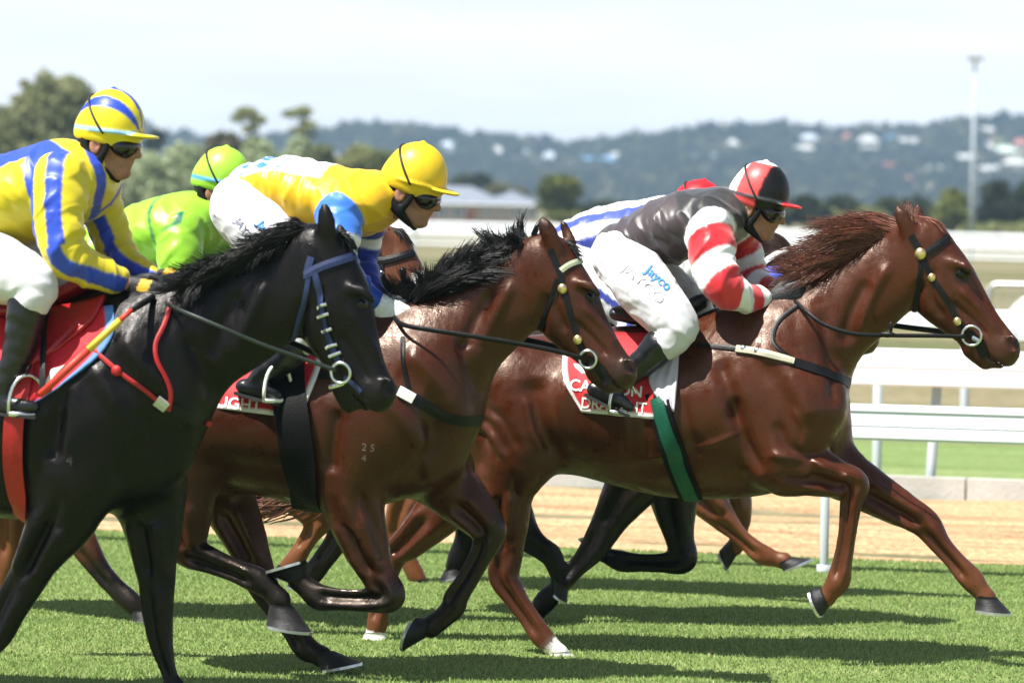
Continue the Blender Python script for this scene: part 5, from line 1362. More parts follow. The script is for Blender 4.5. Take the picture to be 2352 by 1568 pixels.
def build_jockey(sp):
    fr = sp['fr']; s = fr.s
    nd = lambda key, lat=0.0, asp=1.0: fr.nodes(sp[key], lat, asp)
    torso = nd('torso'); armN = nd('armN', -.2); armF = nd('armF', .2); legN = nd('legN', -.2); legF = nd('legF', .2)
    pel = nd('pelvis'); bootN = nd('bootN', -.27); footN = nd('footN', -.28)
    hs = sp.get('hscale', 1.0); hc = fr.L(sp['ear'][0], sp['ear'][1], 0.0); R = rot_head(sp['pitch'], sp.get('yaw', 0.0))
    hP = lambda p: hc + R @ (np.array(p, float) * hs)
    def shrink(n, d=.010):
        n = n.copy(); n[:, 3] = np.maximum(n[:, 3] - d, n[:, 3] * .7); return n
    nb = hP((-.035, 0, -.055)); ne = torso[-1, :3]
    neck = np.array([[*hP((-.02, 0, -.01)), .052, 1], [*nb, .052, 1.0], [*((nb + ne) / 2), .058, 1.0], [*ne, .068, 1.1]])
    sets = [shrink(pel), shrink(torso), shrink(armN), shrink(armF), shrink(legN), shrink(legF), neck]
    allp = np.vstack(sets + [bootN, footN]); ext = allp[:, 3:4] * np.maximum(1, allp[:, 4:5])
    lo = (allp[:, :3] - ext).min(0) - .05; hi = (allp[:, :3] + ext).max(0) + .05
    lo = np.minimum(lo, hc - .2); hi = np.maximum(hi, hc + .22)
    # body: one skin surface from head to feet
    v = Vol(lo, hi, sp.get('hb', .0068))
    for i, c in enumerate(sets): v.chain(c, .03, 4)
    v.chain(shrink(bootN), .02, 4); v.chain(shrink(footN, .006), .015, 4)
    for key, lat, side in (('handN', -.08, -1), ('handF', .08, 1)):
        x0, y0, x1, y1 = sp[key][:4]; la = sp[key][4] if len(sp[key]) > 4 else lat
        p, q = fr.L(x0, y0, la), fr.L(x1, y1, la); d = (q - p) / np.linalg.norm(q - p)
        arm = armN if side < 0 else armF
        v.chain(np.array([[*arm[-1, :3], arm[-1, 3] * .8, 1], [*p, .024, 1], [*(p + d * .06), .026, .8]]), .01, 3)
    add_head(v, hc, R, hs)
    V, F = v.mesh(); V = relax(V, F, 1, .3)
    o = obj_np('person', V, F, M_SKIN); fr.place(o)
    tag(o, sp['label'], 'person', 'jockeys riding in the race')
    J = dict(o=o, fr=fr)
    # jacket
    wr = sp.get('wrinkle', .006)
    def ruffle(V, N, amp, ks):
        a = np.zeros(len(V))
        for kx, ky, kz, ph, w in ks:
            a += w * np.sin(V @ np.array([kx, ky, kz]) + ph + 1.6 * np.sin(V @ np.array([kz * .3, kx * .4, kx * .3]) + ph * 2))
        return V + N * (amp * a)[:, None]
    v = Vol(lo, hi, sp.get('hj', .0058))
    v.chain(torso, .03, 5); v.chain(armN, .035, 5); v.chain(armF, .035, 5)
    V, F = v.mesh(); V = relax(V, F, 1, .4)
    V0 = V
    dT, tT, aT, uT = chain_params(V0, torso, 8); dN, tN, aN, uN = chain_params(V0, armN, 8); dF, tF, aF, uF = chain_params(V0, armF, 8)
    sm = relax(np.stack([aT, uT, aN], 1), F, 8, .8); aT, uT, aN = sm.T; sm = relax(np.stack([uN, aF, uF], 1), F, 8, .8); uN, aF, uF = sm.T
    reg = np.argmin(np.stack([dT + sp.get('armbias', 0.0), dN, dF]), 0)
    # folds: across the back and waist, round the elbows, and a few long pulls from shoulder to hip
    def folds(a, u, y, wl, ph):
        w1 = np.sin(6.283 * a / wl + 2.2 * np.sin(11 * y + ph) + 1.6 * np.sin(14 * u + 2 * ph) + ph)
        w2 = np.sin(6.283 * a / (wl * 1.7) - 9 * u + 13 * y + ph * 3)
        mk = np.clip(.45 + .55 * np.sin(7 * a + 9 * u + 5 * y + ph * 2), 0, 1)
        return (np.abs(w1) ** .7 * np.sign(w1) * .65 + w2 * .5) * mk
    amp = np.select([reg == 0, reg == 1], [folds(aT, uT, V[:, 1], .062, .4) + .5 * np.sin(42 * uT + 10 * aT + 8 * V[:, 1]), .6 * folds(aN, uN, V[:, 1] * 2, .060, 1.3)], .6 * folds(aF, uF, V[:, 1] * 2, .060, 2.1))
    kT = creases(np.stack([aT * 15 + uT * 6, uT * 5 - aT * 3, V[:, 1] * 5], 1)); kN = creases(np.stack([aN * 17 + uN * 9, uN * 7, V[:, 1] * 6 + 3], 1)); kF = creases(np.stack([aF * 17 + uF * 9, uF * 7, V[:, 1] * 6 + 9], 1))
    cr = np.select([reg == 0, reg == 1], [kT, kN], kF); cr = relax(np.stack([cr] * 3, 1), F, 1, .5)[:, 0]
    V = V + vnormals(V, F) * (amp * sp.get('wrinkle', .0030) + cr * sp.get('crease', .0105))[:, None]; V = relax(V, F, 1, .25)
    colv = sp['jacket'](V0, reg, dict(a=aT * s, u=uT * s, y=V[:, 1]), dict(a=aN * s, u=uN * s), dict(a=aF * s, u=uF * s))
    colv = relax(colv, F, 1, .6)
    J['jacket'] = obj_np('jacket', V, F, sp.get('silk', M_SILK), o, colv)
    J['jbvh'] = dict(fr=fr, bvh=BVHTree.FromPolygons([tuple(p) for p in V], [tuple(f) for f in F]))
    # breeches
    v = Vol(lo, hi, sp.get('h', .0075) * 1.1)
    legN_, legF_ = legN.copy(), legF.copy(); legN_[-1, 3] -= 5 / s; legF_[-1, 3] -= 5 / s
    v.chain(pel, .03, 4); v.chain(legN_, .03, 5); v.chain(legF_, .03, 5)
    V, F = v.mesh(); V = relax(V, F, 1, .4)
    V = ruffle(V, vnormals(V, F), wr * .30, [(35, 10, 75, 0.3, .5), (50, 20, 60, 1.1, .35), (15, 0, 130, 2.0, .3)])
    V = V + vnormals(V, F) * (creases(np.stack([V[:, 0] * 7 + V[:, 2] * 13, V[:, 1] * 7, V[:, 2] * 7 - V[:, 0] * 5], 1)) * .0075)[:, None]; V = relax(V, F, 1, .3)
    colv = np.tile(np.array([0.60, 0.60, 0.63]), (len(V), 1))
    if 'breech' in sp:
        dN, tN, aN, uN = chain_params(V, legN); colv = sp['breech'](V, colv, dict(a=aN * s, u=uN * s))
    J['breeches'] = obj_np('breeches', V, F, M_BREECH, o, colv)
    J['bbvh'] = dict(fr=fr, bvh=BVHTree.FromPolygons([tuple(p) for p in V], [tuple(f) for f in F]))
    # boots: near one traced, far one mirrored in place
    for q in (1, -1):
        b = bootN.copy(); f = footN.copy(); b[0, 3] += 3 / s
        b[:, 1] *= q; f[:, 1] *= q
        if q < 0:
            sh = legF[-1, :3] - legN[-1, :3] * np.array([1, -1, 1]); b[:, :3] += sh; f[:, :3] += sh
        ap = np.vstack([b, f]); v = Vol((ap[:, :3] - ap[:, 3:4]).min(0) - .03, (ap[:, :3] + ap[:, 3:4]).max(0) + .03, .0085)
        v.chain(b, .015, 4); v.chain(f, .015, 4)
        V, F = v.mesh(); V = relax(V, F, 1, .4); V = ruffle(V, vnormals(V, F), .0015, [(10, 0, 120, 0, .6), (60, 0, 90, 1, .4)])
        bo = obj_np('boot', V, F, M_BOOT, o)
        mb = MB(); h_, t_ = f[0, :3], f[-1, :3]; d = (t_ - h_) / np.linalg.norm(t_ - h_); dn = np.array([d[2], 0, -d[0]]); dn = dn if dn[2] < 0 else -dn
        pts = [h_ - d * .02, h_ + d * .05, t_ - d * .05, t_ + d * .012]; w = [.026, .028, .036, .018]
        r0 = f[0, 3] * .95
        VV = []
        for p, ww in zip(pts, w):
            for dz in (r0, r0 + .010):
                VV += [p + dn * dz + np.array([0, ww, 0]), p + dn * dz - np.array([0, ww, 0])]
        FF = []
        for i in range(3):
            a = i * 4; FF += [(a, a + 1, a + 5, a + 4), (a + 2, a + 6, a + 7, a + 3), (a, a + 4, a + 6, a + 2), (a + 1, a + 3, a + 7, a + 5)]
        FF += [(0, 2, 3, 1), (12, 13, 15, 14)]
        mb.add(VV, FF); mb.build('sole', M_SOLE, bo)
    # gloves with five fingers
    for key, lat, side in (('handN', -.08, -1), ('handF', .08, 1)):
        x0, y0, x1, y1 = sp[key][:4]; la = sp[key][4] if len(sp[key]) > 4 else lat
        p, q = fr.L(x0, y0, la), fr.L(x1, y1, la); d = (q - p) / np.linalg.norm(q - p); zz = np.array([-d[2], 0, d[0]])
        M = np.stack([d, np.array([0, 1.0, 0]), zz], 1); gs = sp.get('gscale', 1.12)
        HN = hand_nodes(side); conv = []
        for h in HN:
            h = h.copy(); h[:, :3] = p + (M @ (h[:, :3].T * gs)).T; h[:, 3] *= gs; conv.append(h)
        ap = np.vstack(conv); v = Vol((ap[:, :3] - ap[:, 3:4]).min(0) - .02, (ap[:, :3] + ap[:, 3:4]).max(0) + .02, .005)
        for i, h in enumerate(conv): v.chain(h, .008 if i else .01, 4)
        V, F = v.mesh(); V = relax(V, F, 1, .4)
        lc = (V - p) @ M / gs
        colv = sp['glove'](lc) if callable(sp['glove']) else np.tile(np.array(sp['glove']), (len(V), 1))
        obj_np('glove', V, F, M_GLOVE, o, colv)
    # cap: hard skull with silk cover and peak
    def toh(V): return hc + (R @ (V.T * hs)).T
    ht = sp.get('htilt', 0.0); Rt = rot_head(ht, 0)
    def bcap(v):
        v.ell((0.006, 0, .056), (.117, .105, .130), .01)
        v.ell((-.045, 0, .03), (.074, .093, .075), .03)
        v.ell((.30, 0, -.30), (.40, .40, .335), .010, cut=True)
        v.ell((-.06, 0, -.072), (.2, .3, .080), .010, cut=True)
        v.ell((.120, 0, .037), (.066, .078, .0085), .012)
        v.chain(np.array([[0.0, 0, .180, .011, 1], [0.0, 0, .186, .009, 1]]), .008, 2)
        v.chain(np.array([[.006 + .116 * math.cos(t), .105 * math.sin(t) * 1.01, .041, .0055, 1] for t in np.linspace(0, 2 * math.pi, 25)]), .006, 1)
    V, F = canon_mesh(bcap, (-.16, -.14, -.05), (.21, .14, .22), .0056)
    colv = relax(sp['cap'](V), F, 1, .6); V = (Rt @ V.T).T
    cap = obj_np('cap', toh(V), F, M_CAP, o, colv)
    mb = MB(); ang = math.radians(sp.get('strap_ang', 40)); pts = []
    for t in np.linspace(0, 2 * math.pi, 41)[:-1]:
        dirv = np.array([-math.sin(ang) * math.cos(t), math.sin(t), math.cos(ang) * math.cos(t)])
        o_ = np.array([.014, 0, -.011]); rr = np.array([.119, .107, .132])      # from the cap's own centre
        A_ = ((dirv / rr) ** 2).sum(); B_ = (o_ * dirv / rr ** 2).sum(); C_ = ((o_ / rr) ** 2).sum() - 1
        k = (-B_ + math.sqrt(B_ * B_ - A_ * C_)) / A_; pts.append(np.array([.006, 0, .056]) + o_ + dirv * (k + .0025))
    pts = sorted([p for p in pts if p[2] > .028], key=lambda p: math.atan2(p[1], p[2] - .03))
    mb.tube(toh((Rt @ np.array(pts).T).T), .0042, 6, flat=1.0); mb.build('goggle_elastic', M_STRAPG, o, True)
    def bgog(v):
        v.ell((.071, 0, -.006), (.049, .081, .044), .01)
        v.ell((.045, 0, .004), (.045, .083, .020), .012)
        v.ell((.098, 0, -.032), (.022, .018, .022), .006, cut=True)
    V, F = canon_mesh(bgog, (-.03, -.1, -.05), (.14, .1, .06), .0045); obj_np('goggles', toh(V), F, M_GOGGLE, o)
    def bstr(v):
        v.ell((.022, 0, .034), (.088, .086, .036), .01)
        for q in (-1, 1):
            v.chain(np.array([[-.048, q * .080, .04, .017, .6], [-.044, q * .085, -.022, .018, .6], [-.016, q * .083, -.060, .020, .6], [.022, q * .068, -.090, .016, .7], [.045, q * .036, -.113, .010, 1], [.052, 0, -.122, .009, 1]]), .01, 4)
            v.chain(np.array([[.040, q * .080, .04, .014, .6], [.034, q * .083, -.02, .013, .6], [.010, q * .079, -.064, .017, .6]]), .01, 4)
    V, F = canon_mesh(bstr, (-.10, -.12, -.15), (.13, .12, .08), .006); obj_np('chin_strap', toh(V), F, M_FOAM, o)
    def bhair(v):
        v.ell((-.040, 0, .005), (.066, .076, .05), .01)
    V, F = canon_mesh(bhair, (-.12, -.1, -.07), (.05, .1, .08), .006); obj_np('hair', toh(V), F, M_HAIR, o)
    # white stock round the neck
    if sp.get('collar') is not None:
        mb = MB(); c = ne + (nb - ne) * .62; ax = (nb - ne) / np.linalg.norm(nb - ne); a = np.array([0, 1.0, 0]); b = np.cross(ax, a)
        for kk in (-.012, 0, .012):
            mb.tube([c + ax * (kk + .012 * math.cos(t)) + .076 * (math.cos(t) * b + math.sin(t) * a) for t in np.linspace(0, 2 * math.pi, 25)[:-1]], .011, 7, closed=True)
        mb.build('collar', mat('collar_cloth', sp['collar'], 0.6, 0.3), o, True)
    return J

def pick(shape, base): return np.tile(np.array(base, float), (shape, 1))
WHITE = (0.80, 0.80, 0.80); RED = (0.62, 0.012, 0.022); JBLACK = (0.005, 0.0045, 0.005)
YEL = (0.68, 0.55, 0.018); BLUE = (0.022, 0.065, 0.50); GOLD = (0.72, 0.44, 0.010); LIME = (0.26, 0.55, 0.030); PALEBLUE = (0.05, 0.20, 0.72)

# --- leader: black satin body, red and white hooped sleeves
def jacket_C(V, reg, T, N, Fr_):
    c = pick(len(V), (0.044, 0.030, 0.034))
    yoke = T['a'] + 0.35 * T['u'] > 196
    c[yoke] = (0.009, 0.008, 0.009)
    for q, A, off in ((1, N, 0), (2, Fr_, 0)):
        a = A['a'] + 0.30 * A['u'] + off
        b = np.array([22, 74, 118, 172, 208, 240]); k = np.searchsorted(b, a)
        m_ = reg == q
        w = pick(len(V), WHITE); w[k % 2 == 1] = RED
        c[m_] = w[m_]
    return c
def cap_C(V):
    c = pick(len(V), JBLACK); x = V[:, 0] - 0.12 * (V[:, 2] - .1)
    c[(x < .030) & (x > -.062)] = (0.72, 0.075, 0.075); c[x <= -.062] = WHITE
    c[(V[:, 2] < .050) & (V[:, 2] > .036)] = (0.05, 0.05, 0.055)
    c[(V[:, 0] > .122) & (V[:, 2] < .052)] = (0.68, 0.03, 0.03); c[V[:, 2] > .176] = WHITE
    return c
JC = build_jockey(dict(fr=frC, h=.007, label='rider in black satin jacket with red and white hooped sleeves on the leading horse',
    torso=[(1425, 566, 56, 0, 1.45), (1475, 556, 68, 0, 1.5), (1540, 530, 77, 0, 1.55), (1605, 510, 75, 0, 1.75), (1655, 497, 64, 0, 1.95), (1695, 490, 46, 0, 1.6)],
    pelvis=[(1425, 582, 65, 0, 1.4), (1445, 590, 62, 0, 1.4)],
    legN=[(1428, 592, 66, -.10, 1), (1482, 660, 67, -.19), (1532, 718, 55, -.25), (1558, 748, 45, -.27), (1535, 783, 38, -.28), (1508, 797, 36, -.28)],
    legF=[(1440, 592, 62, .10, 1), (1515, 650, 60, .2), (1580, 700, 48, .26), (1602, 728, 40, .27), (1572, 770, 36, .28), (1545, 790, 34, .28)],
    bootN=[(1515, 795, 37, -.28), (1478, 832, 33, -.285), (1432, 868, 28, -.29), (1398, 892, 23, -.29)], footN=[(1364, 893, 17, -.29), (1398, 908, 20, -.295), (1428, 924, 16, -.30), (1448, 935, 11, -.30)],
    armN=[(1630, 528, 55, -.16, .9), (1638, 590, 51, -.21), (1655, 652, 46, -.23), (1700, 680, 37, -.17), (1742, 688, 29, -.10)],
    armF=[(1688, 520, 50, .16, .9), (1706, 585, 45, .21), (1722, 642, 40, .2), (1765, 668, 30, .12), (1800, 676, 23, .07)],
    handN=(1772, 690, 1840, 672), handF=(1806, 678, 1860, 668), hscale=.95, ear=(1736, 476), pitch=math.radians(12), yaw=math.radians(-4),
    jacket=jacket_C, cap=cap_C, silk=M_SILK2, glove=lambda l: np.where((l[:, 2] > .028)[:, None], (0.045, 0.047, 0.05), (0.008, 0.008, 0.009))))

# --- middle: gold with a white diamond back, blue sleeves
def jacket_B(V, reg, T, N, Fr_):
    c = pick(len(V), GOLD)
    back = (T['u'] > 22 + .16 * T['a']) & (T['a'] < 190)
    c[back] = WHITE
    g = (np.floor((T['a'] + T['y'] * 562) / 26) + np.floor((T['a'] - T['y'] * 562) / 26)).astype(int)
    c[back & (g % 3 == 0) & (T['a'] < 88)] = (0.06, 0.22, 0.66)
    m_ = reg == 1; a = N['a']
    w = pick(len(V), PALEBLUE); w[(a > 62) & (a < 96)] = WHITE; w[a >= 96] = (0.012, 0.055, 0.42); c[m_] = w[m_]
    m_ = reg == 2; a = Fr_['a']
    w = pick(len(V), (0.010, 0.04, 0.34)); w[(a > 45) & (a < 80)] = WHITE; c[m_] = w[m_]
    return c
def cap_B(V):
    c = pick(len(V), (0.74, 0.50, 0.018)); ang = np.arctan2(V[:, 1], V[:, 0])
    c[np.abs(np.sin(ang * 3)) < .035] *= 0.8
    return c
JB = build_jockey(dict(fr=frB, h=.007, label='rider in gold jacket with blue sleeves and plain yellow cap on the middle bay horse',
    torso=[(585, 432, 60, 0, 1.45), (645, 430, 70, 0, 1.5), (720, 452, 79, 0, 1.55), (800, 466, 79, 0, 1.75), (852, 463, 66, 0, 1.9), (888, 455, 48, 0, 1.6)],
    pelvis=[(560, 470, 72, 0, 1.4), (575, 485, 68, 0, 1.4)],
    legN=[(558, 482, 73, -.10, 1), (622, 565, 70, -.19), (690, 655, 55, -.25), (730, 712, 45, -.27), (700, 768, 38, -.28), (672, 800, 36, -.28)],
    legF=[(570, 485, 68, .10, 1), (650, 560, 62, .2), (730, 640, 48, .26), (770, 690, 42, .27), (740, 750, 36, .28), (715, 780, 34, .28)],
    bootN=[(672, 800, 37, -.28), (645, 832, 33, -.285), (612, 852, 28, -.29), (592, 872, 22, -.29)], footN=[(558, 886, 17, -.29), (592, 893, 20, -.295), (620, 902, 16, -.30), (640, 908, 11, -.30)],
    armN=[(780, 492, 52, -.17, .9), (783, 555, 42, -.22), (788, 610, 35, -.22), (822, 656, 29, -.15), (856, 688, 23, -.09)],
    armF=[(850, 492, 44, .15, .9), (838, 550, 38, .2), (832, 602, 32, .19), (850, 652, 26, .1), (868, 690, 22, .07)],
    handN=(862, 694, 918, 728), handF=(880, 696, 930, 726), ear=(942, 440), pitch=math.radians(15), yaw=math.radians(-3), hscale=.97, gscale=1.25,
    jacket=jacket_B, cap=cap_B, collar=(0.8, 0.8, 0.8), glove=(0.78, 0.80, 0.80)))

# --- nearest: yellow and royal blue stripes
def jacket_A(V, reg, T, N, Fr_):
    c = pick(len(V), YEL)
    c[(T['u'] > 66) & (T['a'] > 60)] = BLUE
    c[(T['a'] > 262) & (T['u'] < 66)] = BLUE
    d = T['a'] - 0.55 * np.abs(V[:, 1]) * 690
    c[(d > 262) & (d < 300)] = YEL; c[(d >= 300)] = BLUE; c[d > 325] = YEL
    for q, A in ((1, N), (2, Fr_)):
        m_ = reg == q; u = A['u']; w = pick(len(V), YEL); sc = 1 if q == 1 else .8
        up = A['a'] < 150
        w[up & (u < -44 * sc)] = BLUE; w[up & (u > -12 * sc) & (u < 26 * sc)] = BLUE
        w[~up & (u > -20) & (u < 16)] = BLUE
        c[m_] = w[m_]
    return c
def cap_A(V):
    c = pick(len(V), (0.70, 0.58, 0.02)); ph = np.degrees(np.arctan2(np.abs(V[:, 1]), V[:, 2] - .03))
    c[(ph > 26) & (ph < 43)] = BLUE; c[ph < 5] = BLUE
    c[(V[:, 2] < .050) & (V[:, 2] > .037) & (V[:, 0] < .122)] = (0.22, 0.48, 0.72)
    return c
def glove_A(l):
    c = np.tile(np.array([0.012, 0.012, 0.014]), (len(l), 1)); c[(l[:, 0] > .030) & (l[:, 0] < .064) & (l[:, 1] < -.010) & (l[:, 2] > -.006)] = (0.62, 0.36, 0.02); c[(l[:, 0] > .082) & (l[:, 2] < .004) & (l[:, 1] < .015)] = (0.5, 0.33, 0.02); return c
JA = build_jockey(dict(fr=frA, h=.0075, label='rider in yellow and blue striped jacket and striped cap on the black horse',
    torso=[(-110, 520, 92, 0, 1.4), (-20, 484, 102, 0, 1.45), (70, 447, 107, 0, 1.5), (150, 422, 98, 0, 1.6), (198, 410, 72, 0, 1.75), (214, 398, 46, 0, 1.5)],
    pelvis=[(-135, 555, 88, 0, 1.4), (-115, 570, 85, 0, 1.4)],
    legN=[(-120, 572, 88, -.10, 1), (-35, 608, 80, -.19), (45, 634, 66, -.25), (84, 654, 50, -.27), (74, 688, 44, -.28), (62, 706, 43, -.28)],
    legF=[(-100, 572, 85, .10, 1), (50, 610, 72, .2), (150, 648, 55, .26), (182, 668, 47, .27), (165, 712, 40, .28), (150, 740, 38, .28)],
    bootN=[(62, 706, 43, -.28), (46, 790, 37, -.285), (26, 850, 31, -.29), (10, 893, 26, -.29)], footN=[(-38, 922, 20, -.29), (12, 930, 23, -.295), (52, 932, 18, -.30), (80, 935, 12, -.30)],
    armN=[(140, 418, 64, -.17, .9), (136, 500, 57, -.22), (148, 580, 50, -.23), (210, 619, 43, -.16), (266, 642, 31, -.10)],
    armF=[(222, 440, 54, .16, .9), (250, 530, 45, .2), (280, 592, 37, .16), (345, 637, 26, .08)],
    handN=(300, 653, 366, 682), handF=(352, 642, 402, 664), ear=(248, 328), pitch=math.radians(6), yaw=math.radians(-6), hscale=.97,
    jacket=jacket_A, cap=cap_A, glove=glove_A))

# --- behind: lime green with dark piping
def jacket_D(V, reg, T, N, Fr_):
    c = pick(len(V), LIME); dkg = (0.0, 0.11, 0.07)
    c[(np.abs(T['u'] + 46) < 2.6) & (reg == 0) & (T['a'] < 150)] = dkg
    c[(np.abs(T['a'] - 205) < 2.6) & (reg == 0)] = dkg
    c[(reg == 1) & (np.abs(N['a'] + .3 * N['u'] - 2) < 2.6)] = dkg
    return c
def cap_D(V):
    c = pick(len(V), (0.32, 0.62, 0.05)); c[(V[:, 2] < .050) & (V[:, 2] > .036)] = (0.07, 0.30, 0.52); return c
JD = build_jockey(dict(fr=frD, h=.010, hb=.010, hj=.0085, label='rider in plain lime green jacket and lime cap between the black and bay horses',
    torso=[(215, 602, 76, 0, 1.4), (300, 567, 82, 0, 1.45), (380, 537, 87, 0, 1.6), (440, 518, 74, 0, 1.75), (478, 500, 52, 0, 1.5)],
    pelvis=[(195, 615, 72, 0, 1.4), (215, 622, 70, 0, 1.4)],
    legN=[(205, 622, 70, -.10, 1), (290, 665, 64, -.19), (360, 705, 50, -.25), (385, 725, 42, -.27), (365, 765, 36, -.28), (350, 785, 34, -.28)],
    legF=[(215, 622, 66, .10, 1), (310, 660, 60, .2), (380, 700, 46, .26), (405, 722, 40, .27), (385, 760, 34, .28), (370, 780, 32, .28)],
    bootN=[(350, 785, 35, -.28), (325, 815, 31, -.285), (300, 840, 26, -.29), (285, 860, 20, -.29)], footN=[(255, 872, 15, -.29), (285, 878, 17, -.295), (310, 884, 14, -.30), (328, 888, 10, -.30)],
    armN=[(418, 540, 53, -.17, .9), (412, 605, 47, -.22), (432, 652, 41, -.2), (500, 680, 30, -.1), (540, 688, 24, -.08)],
    armF=[(492, 525, 48, .16, .9), (500, 590, 42, .2), (515, 640, 36, .16), (555, 670, 26, .07)],
    handN=(548, 690, 600, 690), handF=(562, 672, 610, 672), ear=(502, 438), pitch=math.radians(10), hscale=.97,
    jacket=jacket_D, cap=cap_D, glove=(0.02, 0.02, 0.022)))

# --- behind the leader: white and blue
def jacket_E(V, reg, T, N, Fr_):
    c = pick(len(V), WHITE); b = (0.045, 0.075, 0.42)
    u = T['u']
    c[(reg == 0) & (u > 34) & (u < 54)] = b; c[(reg == 0) & (u > -34) & (u < 4)] = b
    c[(reg > 0)] = WHITE
    return c
def breech_E(V, c, N):
    c[(np.abs(N['u'] + 6) < 9)] = (0.03, 0.05, 0.30); return c
JE = build_jockey(dict(fr=frE, h=.010, hb=.010, hj=.0085, label='rider in white and blue striped jacket and red cap, mostly hidden behind the leading rider',
    torso=[(1295, 575, 58, 0, 1.4), (1370, 551, 68, 0, 1.5), (1450, 536, 72, 0, 1.6), (1540, 522, 68, 0, 1.8), (1588, 510, 48, 0, 1.5)],
    pelvis=[(1280, 592, 60, 0, 1.4), (1300, 598, 58, 0, 1.4)],
    legN=[(1290, 598, 60, -.10, 1), (1370, 650, 58, -.19), (1440, 705, 48, -.25), (1468, 735, 40, -.27), (1440, 775, 34, -.28), (1420, 790, 32, -.28)],
    legF=[(1300, 598, 58, .10, 1), (1390, 645, 54, .2), (1460, 700, 44, .26), (1490, 728, 38, .27), (1462, 770, 32, .28), (1440, 785, 30, .28)],
    bootN=[(1420, 790, 34, -.28), (1400, 815, 29, -.285), (1370, 840, 24, -.29), (1350, 855, 19, -.29)], footN=[(1325, 860, 15, -.29), (1350, 868, 17, -.295), (1375, 876, 14, -.30), (1390, 882, 10, -.30)],
    armN=[(1560, 545, 44, -.17, .9), (1598, 610, 38, -.2), (1640, 645, 34, -.16), (1700, 640, 28, -.09), (1722, 636, 23, -.08)],
    armF=[(1590, 530, 42, .16, .9), (1630, 600, 36, .18), (1670, 630, 32, .14), (1728, 628, 24, .07)],
    handN=(1722, 640, 1768, 640), handF=(1730, 628, 1776, 626), ear=(1592, 512), pitch=math.radians(14), hscale=.97, gscale=1.2,
    jacket=jacket_E, breech=breech_E, cap=lambda V: pick(len(V), (0.62, 0.014, 0.022)), glove=(0.07, 0.10, 0.50)))

